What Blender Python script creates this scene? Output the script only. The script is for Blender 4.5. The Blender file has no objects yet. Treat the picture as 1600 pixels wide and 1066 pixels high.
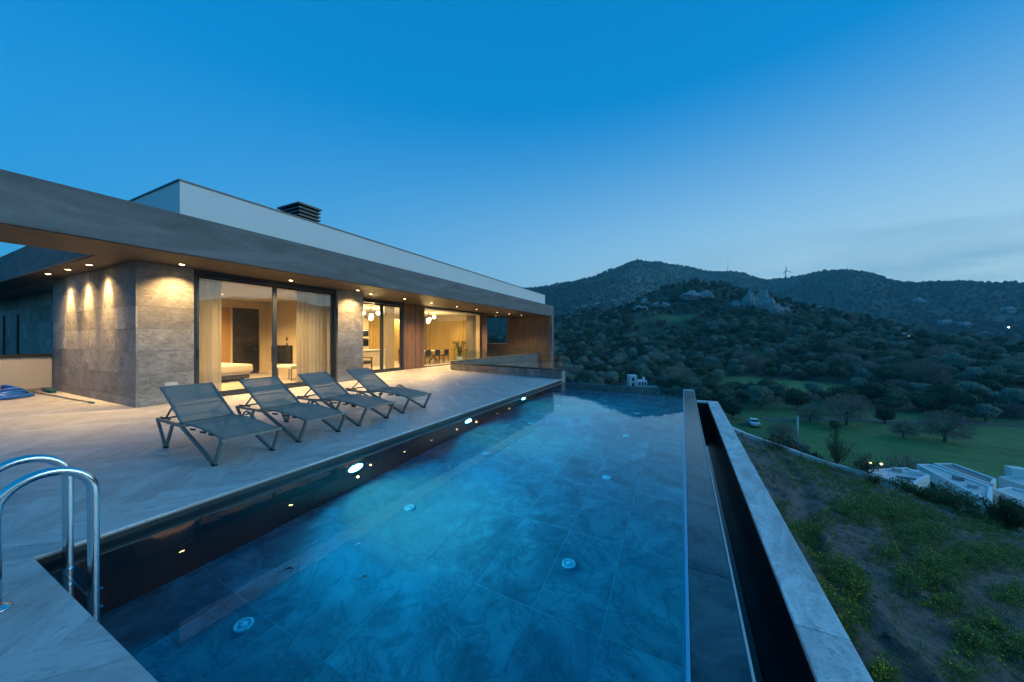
import bpy, bmesh, math, random
import numpy as np
from mathutils import Vector, Matrix, noise as mnoise

R = math.radians
random.seed(7)
rng = np.random.default_rng(11)
sc = bpy.context.scene
col = sc.collection

# ------------------------------------------------------------------ camera
F_PX, HOR, VPX, CAM_H = 540.0, 529.0, 1067.0, 1.5
YAW = math.atan2(VPX - 800, F_PX)
cam = bpy.data.objects.new('camera', bpy.data.cameras.new('camera'))
col.objects.link(cam)
cam.data.sensor_width = 36
cam.data.lens = 36 * F_PX / 1600
cam.data.shift_y = -(533 - HOR) / 1600
cam.data.clip_start = 0.05
cam.data.clip_end = 20000
cam.location = (0, 0, CAM_H)
cam.rotation_euler = (R(90), 0, YAW)
sc.camera = cam

# ------------------------------------------------------------------ world (dusk sky)
SUN_AZ, SUN_EL = 62.0, 2.0          # after sunset glow, right of the frame
world = bpy.data.worlds.new('World')
sc.world = world
world.use_nodes = True
wt = world.node_tree
wbg = wt.nodes['Background']


def wn(t, **k):
    n = wt.nodes.new(t)
    for a, b in k.items():
        setattr(n, a, b)
    return n


def wmath(op, a, b=None, c=None, clamp=False):
    n = wn('ShaderNodeMath', operation=op, use_clamp=clamp)
    for i, v in enumerate((a, b, c)):
        if v is None:
            continue
        if isinstance(v, (int, float)):
            n.inputs[i].default_value = v
        else:
            wt.links.new(v, n.inputs[i])
    return n.outputs[0]


sky = wn('ShaderNodeTexSky', sky_type='NISHITA', sun_disc=False)
sky.sun_elevation = R(SUN_EL)
sky.sun_rotation = R(SUN_AZ)
sky.ozone_density = 3.0
sky.dust_density = 0.6
tc = wn('ShaderNodeTexCoord')
sep = wn('ShaderNodeSeparateXYZ')
wt.links.new(tc.outputs['Generated'], sep.inputs[0])
ramp = wn('ShaderNodeValToRGB')
wt.links.new(wmath('MAXIMUM', sep.outputs[2], 0.0), ramp.inputs[0])
er = ramp.color_ramp
er.interpolation = 'B_SPLINE'
stops = [(0.0, (0.03, 0.43, 0.80)), (0.15, (0.010, 0.385, 0.79)), (0.3, (0.0, 0.335, 0.77)),
         (0.5, (0.0, 0.272, 0.69)), (0.7, (0.0, 0.245, 0.61)), (1.0, (0.0, 0.19, 0.51))]
er.elements[0].position, er.elements[0].color = stops[0][0], (*stops[0][1], 1)
er.elements[1].position, er.elements[1].color = stops[-1][0], (*stops[-1][1], 1)
for p, c in stops[1:-1]:
    e = er.elements.new(p)
    e.color = (*c, 1)
# broad glow on the side where the sun went down
dot = wmath('ADD', wmath('MULTIPLY', sep.outputs[0], math.sin(R(SUN_AZ))), wmath('MULTIPLY', sep.outputs[1], math.cos(R(SUN_AZ))))
zf = wmath('POWER', wmath('SUBTRACT', 1.0, wmath('DIVIDE', wmath('MAXIMUM', sep.outputs[2], 0.0), 0.56), clamp=True), 1.5)
side = wmath('MULTIPLY_ADD', dot, 0.80, 0.72, clamp=False)
glow = wmath('MINIMUM', wmath('MULTIPLY', wmath('MAXIMUM', side, 0.0), zf), 0.95)
lit = wn('ShaderNodeMix', data_type='RGBA', blend_type='MIX')
wt.links.new(glow, lit.inputs['Factor'])
wt.links.new(ramp.outputs[0], lit.inputs['A'])
lit.inputs['B'].default_value = (0.72, 1.0, 1.0, 1)
# thin cloud streaks low over the hills
mp = wn('ShaderNodeMapping')
mp.inputs['Scale'].default_value = (1.5, 1.5, 7.0)
mp.inputs['Rotation'].default_value = (R(9), R(-7), 0)
wt.links.new(tc.outputs['Generated'], mp.inputs[0])
cn = wn('ShaderNodeTexNoise')
cn.inputs['Scale'].default_value = 1.7
cn.inputs['Detail'].default_value = 7
cn.inputs['Roughness'].default_value = 0.55
cn.inputs['Distortion'].default_value = 0.5
wt.links.new(mp.outputs[0], cn.inputs['Vector'])
lowband = wmath('SUBTRACT', 1.0, wmath('MULTIPLY', wmath('ABSOLUTE', wmath('SUBTRACT', sep.outputs[2], 0.13)), 6.5), clamp=True)
cm = wmath('MULTIPLY', wmath('MULTIPLY', wmath('MULTIPLY_ADD', cn.outputs[0], 5.0, -2.1, clamp=True), lowband), wmath('MULTIPLY_ADD', dot, 1.6, -0.35, clamp=True))
cl = wn('ShaderNodeMix', data_type='RGBA', blend_type='MIX')
wt.links.new(wmath('MULTIPLY', cm, 0.6), cl.inputs['Factor'])
wt.links.new(lit.outputs['Result'], cl.inputs['A'])
cl.inputs['B'].default_value = (0.10, 0.29, 0.47, 1)
# the physical sky, white balanced to the photograph's cold setting, adds a fifth
wb = wn('ShaderNodeMix', data_type='RGBA', blend_type='MULTIPLY')
wb.inputs['Factor'].default_value = 1
wt.links.new(sky.outputs[0], wb.inputs['A'])
wb.inputs['B'].default_value = (0.008, 0.45, 1.3, 1)
sm = wn('ShaderNodeMix', data_type='RGBA', blend_type='MIX')
sm.inputs['Factor'].default_value = 0.06
wt.links.new(cl.outputs['Result'], sm.inputs['A'])
wt.links.new(wb.outputs['Result'], sm.inputs['B'])
wt.links.new(sm.outputs['Result'], wbg.inputs[0])
wbg.inputs[1].default_value = 1.0

sun = bpy.data.objects.new('sun', bpy.data.lights.new('sun', 'SUN'))
col.objects.link(sun)
sun.data.energy = 2.1
sun.data.angle = R(60)
sun.data.color = (0.58, 0.87, 1.0)
sun.rotation_euler = (R(90 - 9), 0, R(180 - SUN_AZ))

vs = sc.view_settings
vs.view_transform = 'Standard'
vs.look = 'None'
vs.exposure = 0.0
vs.gamma = 1.0
vs.use_curve_mapping = False
cy = sc.cycles
cy.use_denoising = True
cy.max_bounces = 8
cy.diffuse_bounces = 3
cy.glossy_bounces = 4
cy.transparent_max_bounces = 24
cy.transmission_bounces = 8
cy.volume_bounces = 0
cy.sample_clamp_indirect = 4.0
cy.blur_glossy = 0.3


# ------------------------------------------------------------------ geometry of the view (to read positions off the photograph)
def ray(px, py):
    xc, yc = (px - 800) / F_PX, (HOR - py) / F_PX
    s, c = math.sin(YAW), math.cos(YAW)
    return Vector((-s + c * xc, c + s * xc, yc))


def at_z(px, py, z):
    d = ray(px, py)
    t = (z - CAM_H) / d.z
    return Vector((d.x * t, d.y * t, z))


def at_depth(px, py, t):
    d = ray(px, py)
    return Vector((d.x * t, d.y * t, CAM_H + d.z * t))


WATER_Z, FLOOR_Z = -0.08, -1.28


def at_floor(px, py):
    d = ray(px, py)
    p = at_z(px, py, WATER_Z)
    h = math.hypot(d.x, d.y)
    sn = h / math.hypot(h, d.z) / 1.33
    k = (WATER_Z - FLOOR_Z) * sn / math.sqrt(1 - sn * sn)
    return Vector((p.x + d.x / h * k, p.y + d.y / h * k, FLOOR_Z))


# ------------------------------------------------------------------ materials
MATS = {}


class NT:
    """small node builder"""

    def __init__(s, name):
        s.m = bpy.data.materials.new(name)
        s.m.use_nodes = True
        s.t = s.m.node_tree
        s.b = s.t.nodes['Principled BSDF']
        s.out = s.t.nodes['Material Output']
        MATS[name] = s.m

    def n(s, t, ins=None, **k):
        nd = s.t.nodes.new(t)
        for a, b in k.items():
            setattr(nd, a, b)
        for a, v in (ins or {}).items():
            s.set(nd.inputs[a], v)
        return nd

    def set(s, sock, v):
        if isinstance(v, bpy.types.NodeSocket):
            s.t.links.new(v, sock)
        else:
            if isinstance(v, tuple) and len(v) == 3 and sock.type == 'RGBA':
                v = (*v, 1)
            sock.default_value = v

    def math(s, op, a, b=None, c=None, clamp=False):
        nd = s.n('ShaderNodeMath', operation=op, use_clamp=clamp)
        for i, v in enumerate((a, b, c)):
            if v is not None:
                s.set(nd.inputs[i], v)
        return nd.outputs[0]

    def mix(s, f, a, b, mode='MIX'):
        nd = s.n('ShaderNodeMix', data_type='RGBA', blend_type=mode)
        s.set(nd.inputs['Factor'], f)
        s.set(nd.inputs['A'], a)
        s.set(nd.inputs['B'], b)
        return nd.outputs['Result']

    def ramp(s, f, stops):
        nd = s.n('ShaderNodeValToRGB', {0: f})
        e = nd.color_ramp.elements
        e[0].position, e[0].color = stops[0][0], (*stops[0][1], 1)
        e[1].position, e[1].color = stops[-1][0], (*stops[-1][1], 1)
        for p, c in stops[1:-1]:
            q = e.new(p)
            q.color = (*c, 1)
        return nd.outputs[0]

    def coord(s, which='Object', scale=(1, 1, 1), rot=(0, 0, 0), rnd=False):
        tcn = s.n('ShaderNodeTexCoord')
        v = tcn.outputs[which]
        if rnd:
            oi = s.n('ShaderNodeObjectInfo')
            c = s.n('ShaderNodeVectorMath', {0: v}, operation='ADD')
            cb = s.n('ShaderNodeCombineXYZ')
            for i, k in enumerate((37.0, 91.0, 53.0)):
                s.set(cb.inputs[i], s.math('MULTIPLY', oi.outputs['Random'], k))
            s.t.links.new(cb.outputs[0], c.inputs[1])
            v = c.outputs[0]
        mpn = s.n('ShaderNodeMapping', {'Vector': v, 'Scale': scale, 'Rotation': rot})
        return mpn.outputs[0]

    def noise(s, vec, scale, detail=4, rough=0.55, dist=0.0):
        return s.n('ShaderNodeTexNoise', {'Vector': vec, 'Scale': scale, 'Detail': detail, 'Roughness': rough, 'Distortion': dist}).outputs[0]

    def bump(s, h, strength=0.3, dist=0.01):
        nd = s.n('ShaderNodeBump', {'Height': h, 'Strength': strength, 'Distance': dist})
        s.t.links.new(nd.outputs[0], s.b.inputs['Normal'])

    def rand(s):
        return s.n('ShaderNodeObjectInfo').outputs['Random']

    def base(s, c):
        s.set(s.b.inputs['Base Color'], c)

    def rough(s, v):
        s.set(s.b.inputs['Roughness'], v)


def plain(name, c, rough=0.6, metal=0.0, var=0.12, scale=8.0, bump=0.0):
    t = NT(name)
    v = t.coord('Object', rnd=True)
    nz = t.noise(v, scale, 5)
    t.base(t.mix(t.math('MULTIPLY', nz, 1.0), tuple(x * (1 - var) for x in c), tuple(min(1, x * (1 + var)) for x in c)))
    t.rough(t.math('MULTIPLY_ADD', nz, 0.2, rough - 0.1))
    t.b.inputs['Metallic'].default_value = metal
    if bump:
        t.bump(nz, bump, 0.01)
    return t.m


def emit(name, c, strength):
    t = NT(name)
    t.b.inputs['Base Color'].default_value = (*c, 1)
    t.b.inputs['Emission Color'].default_value = (*c, 1)
    t.b.inputs['Emission Strength'].default_value = strength
    return t.m


WARM = (1.0, 0.62, 0.24)
WARM2 = (1.0, 0.66, 0.26)

# stone cladding slabs
t = NT('stone_slab')
v = t.coord('Object', rnd=True)
r = t.rand()
big = t.noise(v, 1.3, 6, 0.6, 0.8)
vv = t.n('ShaderNodeMapping', {'Vector': v, 'Scale': (3.4, 3.4, 7.0)}).outputs[0]
vein = t.noise(vv, 1.0, 9, 0.68, 1.6)
pit = t.n('ShaderNodeTexVoronoi', {'Vector': v, 'Scale': 26.0}).outputs['Distance']
fine = t.noise(v, 34, 4, 0.7)
f = t.math('ADD', t.math('MULTIPLY', big, 0.45), t.math('MULTIPLY', vein, 0.55))
cst = t.ramp(f, [(0.32, (0.10, 0.092, 0.085)), (0.45, (0.23, 0.215, 0.20)), (0.54, (0.33, 0.312, 0.292)), (0.66, (0.50, 0.48, 0.455))])
tone = t.math('MULTIPLY_ADD', r, 0.62, 0.62)
cst = t.mix(1.0, cst, t.n('ShaderNodeCombineColor', {0: tone, 1: tone, 2: tone}).outputs[0], 'MULTIPLY')
cst = t.mix(t.math('MULTIPLY_ADD', fine, 2.6, -1.2, clamp=True), cst, (0.12, 0.11, 0.10))
t.base(cst)
t.rough(t.math('MULTIPLY_ADD', vein, 0.3, 0.5))
t.bump(t.math('ADD', t.math('MULTIPLY', vein, 0.7), t.math('MULTIPLY', fine, 0.3)), 0.5, 0.012)

# deck planks (travertine look porcelain, streaks along the plank)
t = NT('deck_plank')
uv = t.n('ShaderNodeAttribute', attribute_name='plank_uv').outputs['Vector']
ra = t.n('ShaderNodeAttribute', attribute_name='plank_rnd').outputs['Fac']
rr = t.math('FRACT', t.math('ADD', t.rand(), ra))
off = t.n('ShaderNodeCombineXYZ', {0: t.math('MULTIPLY', rr, 61.0), 1: t.math('MULTIPLY', rr, 29.0), 2: t.math('MULTIPLY', rr, 7.0)}).outputs[0]
uvo = t.n('ShaderNodeVectorMath', {0: uv, 1: off}, operation='ADD').outputs[0]
st = t.noise(t.n('ShaderNodeMapping', {'Vector': uvo, 'Scale': (2.2, 7.0, 1)}).outputs[0], 1.0, 9, 0.68, 0.8)
st2 = t.noise(t.n('ShaderNodeMapping', {'Vector': uvo, 'Scale': (16.0, 34.0, 1)}).outputs[0], 1.0, 6, 0.7, 0.8)
blot = t.noise(uvo, 2.6, 5, 0.6, 0.6)
wp = t.coord('Object')
f = t.math('ADD', t.math('MULTIPLY', st, 0.6), t.math('ADD', t.math('MULTIPLY', st2, 0.22), t.math('MULTIPLY', blot, 0.18)))
cd = t.ramp(f, [(0.30, (0.26, 0.25, 0.24)), (0.43, (0.47, 0.455, 0.44)), (0.56, (0.60, 0.585, 0.565)), (0.72, (0.72, 0.70, 0.68))])
tone = t.math('MULTIPLY_ADD', rr, 0.22, 0.80)
cd = t.mix(1.0, cd, t.n('ShaderNodeCombineColor', {0: tone, 1: tone, 2: tone}).outputs[0], 'MULTIPLY')
pit = t.noise(t.n('ShaderNodeMapping', {'Vector': uvo, 'Scale': (7.0, 16.0, 1)}).outputs[0], 1.0, 7, 0.72, 1.0)
cd = t.mix(t.math('MULTIPLY_ADD', pit, 7.0, -3.95, clamp=True), cd, (0.20, 0.19, 0.185))
t.base(cd)
t.rough(t.math('MULTIPLY_ADD', st, 0.35, 0.34))

t.bump(t.math('ADD', st, t.math('MULTIPLY', st2, 0.5)), 0.28, 0.006)
plain('grout', (0.30, 0.29, 0.28), 0.9)

# fascia (grey mineral render, trowelled)
t = NT('grey_render')
v = t.coord('Object')
a = t.noise(t.n('ShaderNodeMapping', {'Vector': v, 'Scale': (1, 0.55, 3.2)}).outputs[0], 0.9, 7, 0.6, 1.4)
b_ = t.noise(v, 14, 4, 0.7)
t.base(t.ramp(t.math('ADD', t.math('MULTIPLY', a, 0.8), t.math('MULTIPLY', b_, 0.2)), [(0.30, (0.115, 0.113, 0.112)), (0.5, (0.165, 0.163, 0.161)), (0.70, (0.23, 0.227, 0.224))]))
t.rough(0.8)
t.bump(t.math('ADD', a, t.math('MULTIPLY', b_, 0.3)), 0.25, 0.01)
# white render
t = NT('white_render')
v = t.coord('Object')
a = t.noise(v, 0.8, 6, 0.6)
b_ = t.noise(v, 60, 3, 0.7)
t.base(t.mix(a, (0.74, 0.73, 0.71), (0.84, 0.83, 0.81)))
t.rough(0.85)
t.bump(b_, 0.35, 0.006)
t = NT('cream_render')
v = t.coord('Object')
t.base(t.mix(t.noise(v, 1.5, 5), (0.56, 0.50, 0.42), (0.68, 0.62, 0.53)))
t.rough(0.9)
t.bump(t.noise(v, 70, 3), 0.2, 0.004)
# soffit boards
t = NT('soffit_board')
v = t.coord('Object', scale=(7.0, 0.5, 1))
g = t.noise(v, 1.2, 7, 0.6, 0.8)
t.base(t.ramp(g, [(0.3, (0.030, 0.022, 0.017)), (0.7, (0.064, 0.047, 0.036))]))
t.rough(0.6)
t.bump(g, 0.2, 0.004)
# vertical wood slats
t = NT('wood_slat')
v = t.coord('Object', scale=(9, 9, 0.8), rnd=True)
g = t.noise(v, 1.5, 7, 0.6, 0.8)
cw = t.ramp(g, [(0.3, (0.13, 0.062, 0.032)), (0.7, (0.33, 0.175, 0.095))])
tone = t.math('MULTIPLY_ADD', t.rand(), 0.5, 0.7)
t.base(t.mix(1.0, cw, t.n('ShaderNodeCombineColor', {0: tone, 1: tone, 2: tone}).outputs[0], 'MULTIPLY'))
t.rough(0.55)
# wood-look panel of the loggia end wall
t = NT('wood_panel')
v = t.coord('Object', scale=(6, 6, 0.5), rnd=True)
g = t.noise(v, 1.3, 7, 0.6, 1.0)
t.base(t.ramp(g, [(0.3, (0.085, 0.062, 0.046)), (0.7, (0.18, 0.135, 0.102))]))
t.rough(0.6)
plain('dark_metal', (0.028, 0.031, 0.034), 0.4, 0.3)
plain('frame_metal', (0.035, 0.04, 0.045), 0.38, 0.2)
plain('chimney_metal', (0.07, 0.075, 0.08), 0.45, 0.4)
plain('cap_metal', (0.12, 0.12, 0.12), 0.45, 0.6)
plain('downlight_trim', (0.75, 0.72, 0.66), 0.4)
emit('downlight_lens', WARM2, 34.0)
emit('indoor_lens', WARM2, 14.0)
emit('globe_glow', (1.0, 0.80, 0.46), 9.0)
emit('pool_lens', (0.80, 0.93, 1.0), 90.0)
emit('far_lamp', (1.0, 0.93, 0.80), 14.0)
emit('porch_lamp', (1.0, 0.6, 0.25), 7.0)
plain('plaster', (0.68, 0.57, 0.41), 0.85, bump=0.05)
plain('ceiling_plaster', (0.74, 0.69, 0.60), 0.85)
plain('tan_panel', (0.42, 0.25, 0.11), 0.6)
plain('pale_panel', (0.60, 0.55, 0.48), 0.6)
plain('dark_door', (0.016, 0.018, 0.022), 0.25)
plain('bed_linen', (0.62, 0.55, 0.45), 0.9, bump=0.4)
plain('pillow_linen', (0.80, 0.76, 0.68), 0.9)
plain('dark_fabric', (0.03, 0.028, 0.026), 0.8)
plain('brown_leather', (0.075, 0.04, 0.025), 0.5)
plain('walnut', (0.16, 0.08, 0.04), 0.5)
plain('screen_black', (0.03, 0.032, 0.036), 0.25)
plain('kitchen_front', (0.62, 0.53, 0.36), 0.5)
plain('oven_glass', (0.012, 0.012, 0.013), 0.15)
plain('porcelain', (0.75, 0.72, 0.66), 0.35)
plain('indoor_floor_stone', (0.46, 0.40, 0.33), 0.4, scale=2.0)
# curtains, slightly translucent
for nm, cc in (('sheer_curtain', (0.62, 0.55, 0.42)), ('gold_curtain', (0.60, 0.44, 0.17))):
    t = NT(nm)
    tr = t.n('ShaderNodeBsdfTranslucent', {'Color': cc})
    df = t.n('ShaderNodeBsdfDiffuse', {'Color': cc})
    mx = t.n('ShaderNodeMixShader', {0: 0.45 if nm == 'sheer_curtain' else 0.12})
    t.t.links.new(df.outputs[0], mx.inputs[1])
    t.t.links.new(tr.outputs[0], mx.inputs[2])
    o = mx.outputs[0]
    if nm == 'sheer_curtain':
        tp = t.n('ShaderNodeBsdfTransparent')
        m2 = t.n('ShaderNodeMixShader', {0: 0.30})
        t.t.links.new(o, m2.inputs[1])
        t.t.links.new(tp.outputs[0], m2.inputs[2])
        o = m2.outputs[0]
    t.t.links.new(o, t.out.inputs['Surface'])


def glassy(name, tint, ior, rough=0.0):
    t = NT(name)
    fr = t.n('ShaderNodeFresnel', {'IOR': ior})
    tp = t.n('ShaderNodeBsdfTransparent', {'Color': tint})
    gl = t.n('ShaderNodeBsdfGlossy', {'Roughness': rough, 'Color': (1, 1, 1)})
    back = t.n('ShaderNodeNewGeometry').outputs['Backfacing']
    mx = t.n('ShaderNodeMixShader', {0: t.math('MULTIPLY', fr.outputs[0], t.math('SUBTRACT', 1.0, back))})
    t.t.links.new(tp.outputs[0], mx.inputs[1])
    t.t.links.new(gl.outputs[0], mx.inputs[2])
    t.t.links.new(mx.outputs[0], t.out.inputs['Surface'])
    return t


glassy('window_glass', (0.95, 0.97, 0.97), 1.62)
glassy('rail_glass', (0.90, 0.95, 0.94), 1.58)
# water
t = NT('pool_water')
t.b.inputs['Base Color'].default_value = (0.015, 0.60, 1.0, 1)
t.b.inputs['Transmission Weight'].default_value = 1.0
t.b.inputs['Roughness'].default_value = 0.0
t.b.inputs['IOR'].default_value = 1.333
v = t.coord('Object')
w1 = t.noise(v, 1.1, 3, 0.5, 0.4)
w2 = t.noise(v, 5.5, 2, 0.5)
t.bump(t.math('ADD', w1, t.math('MULTIPLY', w2, 0.15)), 0.10, 0.02)
t = NT('channel_water')
t.base((0.004, 0.008, 0.012))
t.rough(0.02)
t.b.inputs['IOR'].default_value = 1.333
# pool tiles
t = NT('pool_tile')
v = t.coord('Object', rnd=True)
a = t.noise(v, 1.6, 9, 0.70, 0.7)
b_ = t.noise(v, 2.4, 8, 0.68, 0.9)
rd = t.math('ABSOLUTE', t.math('SUBTRACT', b_, 0.5))
crk = t.math('SUBTRACT', 1.0, t.math('MULTIPLY', rd, 30.0), clamp=True)
c0 = t.ramp(a, [(0.36, (0.045, 0.105, 0.135)), (0.5, (0.12, 0.205, 0.24)), (0.62, (0.21, 0.315, 0.355))])
tone = t.math('MULTIPLY_ADD', t.rand(), 0.16, 0.92)
c0 = t.mix(1.0, c0, t.n('ShaderNodeCombineColor', {0: tone, 1: tone, 2: tone}).outputs[0], 'MULTIPLY')
c0 = t.mix(t.math('MULTIPLY', crk, 0.55), c0, (0.02, 0.055, 0.075))
t.base(c0)
t.rough(0.7)
t.bump(a, 0.3, 0.01)
t = NT('wet_tile')
v = t.coord('Object', rnd=True)
a = t.noise(v, 3.0, 8, 0.7, 0.8)
t.base(t.ramp(a, [(0.36, (0.012, 0.030, 0.038)), (0.62, (0.065, 0.115, 0.13))]))
t.rough(t.math('MULTIPLY_ADD', a, 0.25, 0.04))
t.bump(a, 0.15, 0.004)
plain('pool_grout', (0.36, 0.46, 0.49), 0.9)
plain('pool_wall_tile', (0.014, 0.024, 0.028), 0.5, var=0.4, scale=3)
plain('dark_wall_tile', (0.008, 0.009, 0.012), 0.35, var=0.3)
plain('weir_edge', (0.08, 0.42, 0.60), 0.3)
plain('chrome', (0.72, 0.74, 0.76), 0.16, 1.0, var=0.04)
plain('white_plastic', (0.75, 0.78, 0.80), 0.4)
plain('blue_hose', (0.02, 0.16, 0.62), 0.35)
plain('pale_hose', (0.24, 0.36, 0.46), 0.4)
plain('teal_brush', (0.010, 0.13, 0.16), 0.5)
plain('pole_metal', (0.30, 0.28, 0.24), 0.45, 0.5)
plain('yellow_plastic', (0.75, 0.42, 0.03), 0.4)
plain('orange_plastic', (0.50, 0.10, 0.02), 0.4)
# coping / parapet stone
t = NT('coping_stone')
v = t.coord('Object', rnd=True)
a = t.noise(t.n('ShaderNodeMapping', {'Vector': v, 'Scale': (3, 1.2, 3)}).outputs[0], 1.6, 8, 0.66, 1.2)
sp = t.noise(v, 48, 3, 0.7)
stn = t.noise(v, 2.1, 3, 0.5, 2.0)
cc = t.ramp(a, [(0.34, (0.40, 0.40, 0.395)), (0.5, (0.62, 0.617, 0.605)), (0.64, (0.78, 0.775, 0.76))])
cc = t.mix(t.math('MULTIPLY_ADD', sp, 4.0, -2.1, clamp=True), cc, (0.22, 0.22, 0.22))
cc = t.mix(t.math('MULTIPLY_ADD', stn, 14.0, -9.9, clamp=True), cc, (0.80, 0.80, 0.78))
t.base(cc)
t.rough(t.math('MULTIPLY_ADD', a, 0.4, 0.35))
t.bump(t.math('ADD', a, t.math('MULTIPLY', sp, 0.4)), 0.35, 0.006)
# lounger sling
t = NT('lounger_sling')
v = t.coord('Object')
wx = t.n('ShaderNodeTexWave', {'Vector': v, 'Scale': 60.0}, bands_direction='X').outputs[1]
wy = t.n('ShaderNodeTexWave', {'Vector': v, 'Scale': 60.0}, bands_direction='Y').outputs[1]
mesh_f = t.math('MULTIPLY', wx, wy)
cs = t.mix(mesh_f, (0.30, 0.265, 0.225), (0.44, 0.39, 0.335))
df = t.n('ShaderNodeBsdfDiffuse', {'Color': cs})
tp = t.n('ShaderNodeBsdfTransparent')
mx = t.n('ShaderNodeMixShader', {0: 0.30})
t.t.links.new(df.outputs[0], mx.inputs[1])
t.t.links.new(tp.outputs[0], mx.inputs[2])
t.t.links.new(mx.outputs[0], t.out.inputs['Surface'])
plain('lounger_frame', (0.25, 0.225, 0.195), 0.42, 0.35, var=0.06)
plain('black_rubber', (0.015, 0.015, 0.016), 0.7)

# ground
t = NT('terrain')
v = t.coord('Object')
n1 = t.noise(v, 0.035, 8, 0.65, 0.6)
n2 = t.noise(v, 0.35, 6, 0.7)
n3 = t.noise(v, 0.006, 6, 0.6)
fld = t.n('ShaderNodeAttribute', attribute_name='field').outputs['Fac']
rck = t.n('ShaderNodeAttribute', attribute_name='rock').outputs['Fac']
scr = t.ramp(t.math('ADD', t.math('MULTIPLY', n1, 0.6), t.math('MULTIPLY', n2, 0.4)), [(0.35, (0.016, 0.034, 0.020)), (0.52, (0.035, 0.062, 0.034)), (0.68, (0.070, 0.092, 0.056))])
grs = t.ramp(t.math('ADD', t.math('MULTIPLY', n1, 0.5), t.math('MULTIPLY', n2, 0.5)), [(0.36, (0.035, 0.095, 0.026)), (0.52, (0.080, 0.19, 0.040)), (0.64, (0.13, 0.20, 0.062))])
rk = t.ramp(n2, [(0.35, (0.08, 0.09, 0.09)), (0.65, (0.22, 0.225, 0.22))])
cg = t.mix(fld, scr, grs)
cg = t.mix(t.math('MULTIPLY', rck, t.math('MULTIPLY_ADD', n1, 5.0, -2.2, clamp=True)), cg, rk)
t.base(cg)
t.rough(0.95)
t.bump(n2, 0.8, 0.6)
# dirt plot
t = NT('dirt')
v = t.coord('Object')
a = t.noise(v, 0.9, 8, 0.65, 0.6)
b_ = t.noise(v, 12, 6, 0.7)
peb = t.n('ShaderNodeTexVoronoi', {'Vector': v, 'Scale': 24.0}).outputs['Distance']
cc = t.ramp(t.math('ADD', t.math('MULTIPLY', a, 0.6), t.math('MULTIPLY', b_, 0.4)), [(0.33, (0.065, 0.062, 0.057)), (0.5, (0.135, 0.128, 0.118)), (0.68, (0.23, 0.22, 0.205))])
cc = t.mix(t.math('MULTIPLY_ADD', peb, -7.0, 1.0, clamp=True), cc, (0.30, 0.28, 0.25))
cc = t.mix(t.math('MULTIPLY_ADD', t.noise(v, 4.0, 6, 0.7), 5.0, -2.6, clamp=True), cc, (0.045, 0.040, 0.034))
t.base(cc)
t.rough(0.95)
grit = t.noise(v, 45, 5, 0.75)
t.bump(t.math('ADD', t.math('ADD', b_, t.math('MULTIPLY', grit, 0.45)), t.math('MULTIPLY', peb, -0.5)), 1.0, 0.05)


def leafy(name, stops, trans=0.25):
    t = NT(name)
    oi = t.n('ShaderNodeObjectInfo')
    v = t.coord('Object')
    nz = t.noise(v, 1.6, 3)
    f = t.math('ADD', t.math('MULTIPLY', oi.outputs['Random'], 0.75), t.math('MULTIPLY', nz, 0.25))
    c = t.ramp(f, stops)
    t.base(c)
    t.rough(0.75)
    tl = t.n('ShaderNodeBsdfTranslucent', {'Color': c})
    mx = t.n('ShaderNodeMixShader', {0: trans})
    t.t.links.new(t.b.outputs[0], mx.inputs[1])
    t.t.links.new(tl.outputs[0], mx.inputs[2])
    t.t.links.new(mx.outputs[0], t.out.inputs['Surface'])


leafy('olive_leaf', [(0.08, (0.026, 0.055, 0.027)), (0.38, (0.060, 0.105, 0.050)), (0.56, (0.125, 0.175, 0.105)), (0.72, (0.235, 0.275, 0.205)), (0.86, (0.27, 0.30, 0.24)), (0.96, (0.26, 0.19, 0.11))])
leafy('scrub_leaf', [(0.1, (0.022, 0.045, 0.026)), (0.6, (0.045, 0.078, 0.045)), (0.95, (0.10, 0.12, 0.085))])
leafy('bare_twig', [(0.1, (0.17, 0.14, 0.125)), (0.9, (0.27, 0.22, 0.18))])
leafy('weed_leaf', [(0.1, (0.075, 0.15, 0.030)), (0.9, (0.14, 0.225, 0.050))], 0.3)
leafy('bush_leaf', [(0.1, (0.06, 0.11, 0.035)), (0.9, (0.12, 0.17, 0.055))], 0.3)
leafy('rust_leaf', [(0.1, (0.13, 0.08, 0.04)), (0.9, (0.19, 0.13, 0.06))], 0.3)
leafy('houseplant_leaf', [(0.1, (0.04, 0.09, 0.02)), (0.9, (0.08, 0.14, 0.035))], 0.3)
plain('yellow_petal', (0.62, 0.48, 0.02), 0.6)
plain('bark', (0.10, 0.08, 0.065), 0.9, scale=12, bump=0.5)
plain('rock', (0.31, 0.305, 0.295), 0.9, var=0.5, scale=0.25, bump=0.8)
plain('white_paint', (0.78, 0.77, 0.75), 0.8)
plain('far_wall', (0.36, 0.36, 0.35), 0.8)
plain('roof_screed', (0.58, 0.58, 0.57), 0.85, var=0.2, scale=0.6)
plain('roof_grey', (0.20, 0.21, 0.22), 0.8, var=0.3, scale=0.5)
plain('dark_pane', (0.02, 0.024, 0.03), 0.12)
plain('car_white', (0.75, 0.76, 0.77), 0.3)
plain('tyre_black', (0.02, 0.02, 0.02), 0.8)
plain('asphalt', (0.21, 0.21, 0.20), 0.9)
plain('wall_white', (0.55, 0.55, 0.53), 0.85, var=0.2, scale=2)
plain('galvanised', (0.45, 0.46, 0.47), 0.5, 0.4)
plain('turbine_white', (0.20, 0.21, 0.23), 0.6)
plain('dead_leaf', (0.06, 0.03, 0.015), 0.7)


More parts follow.
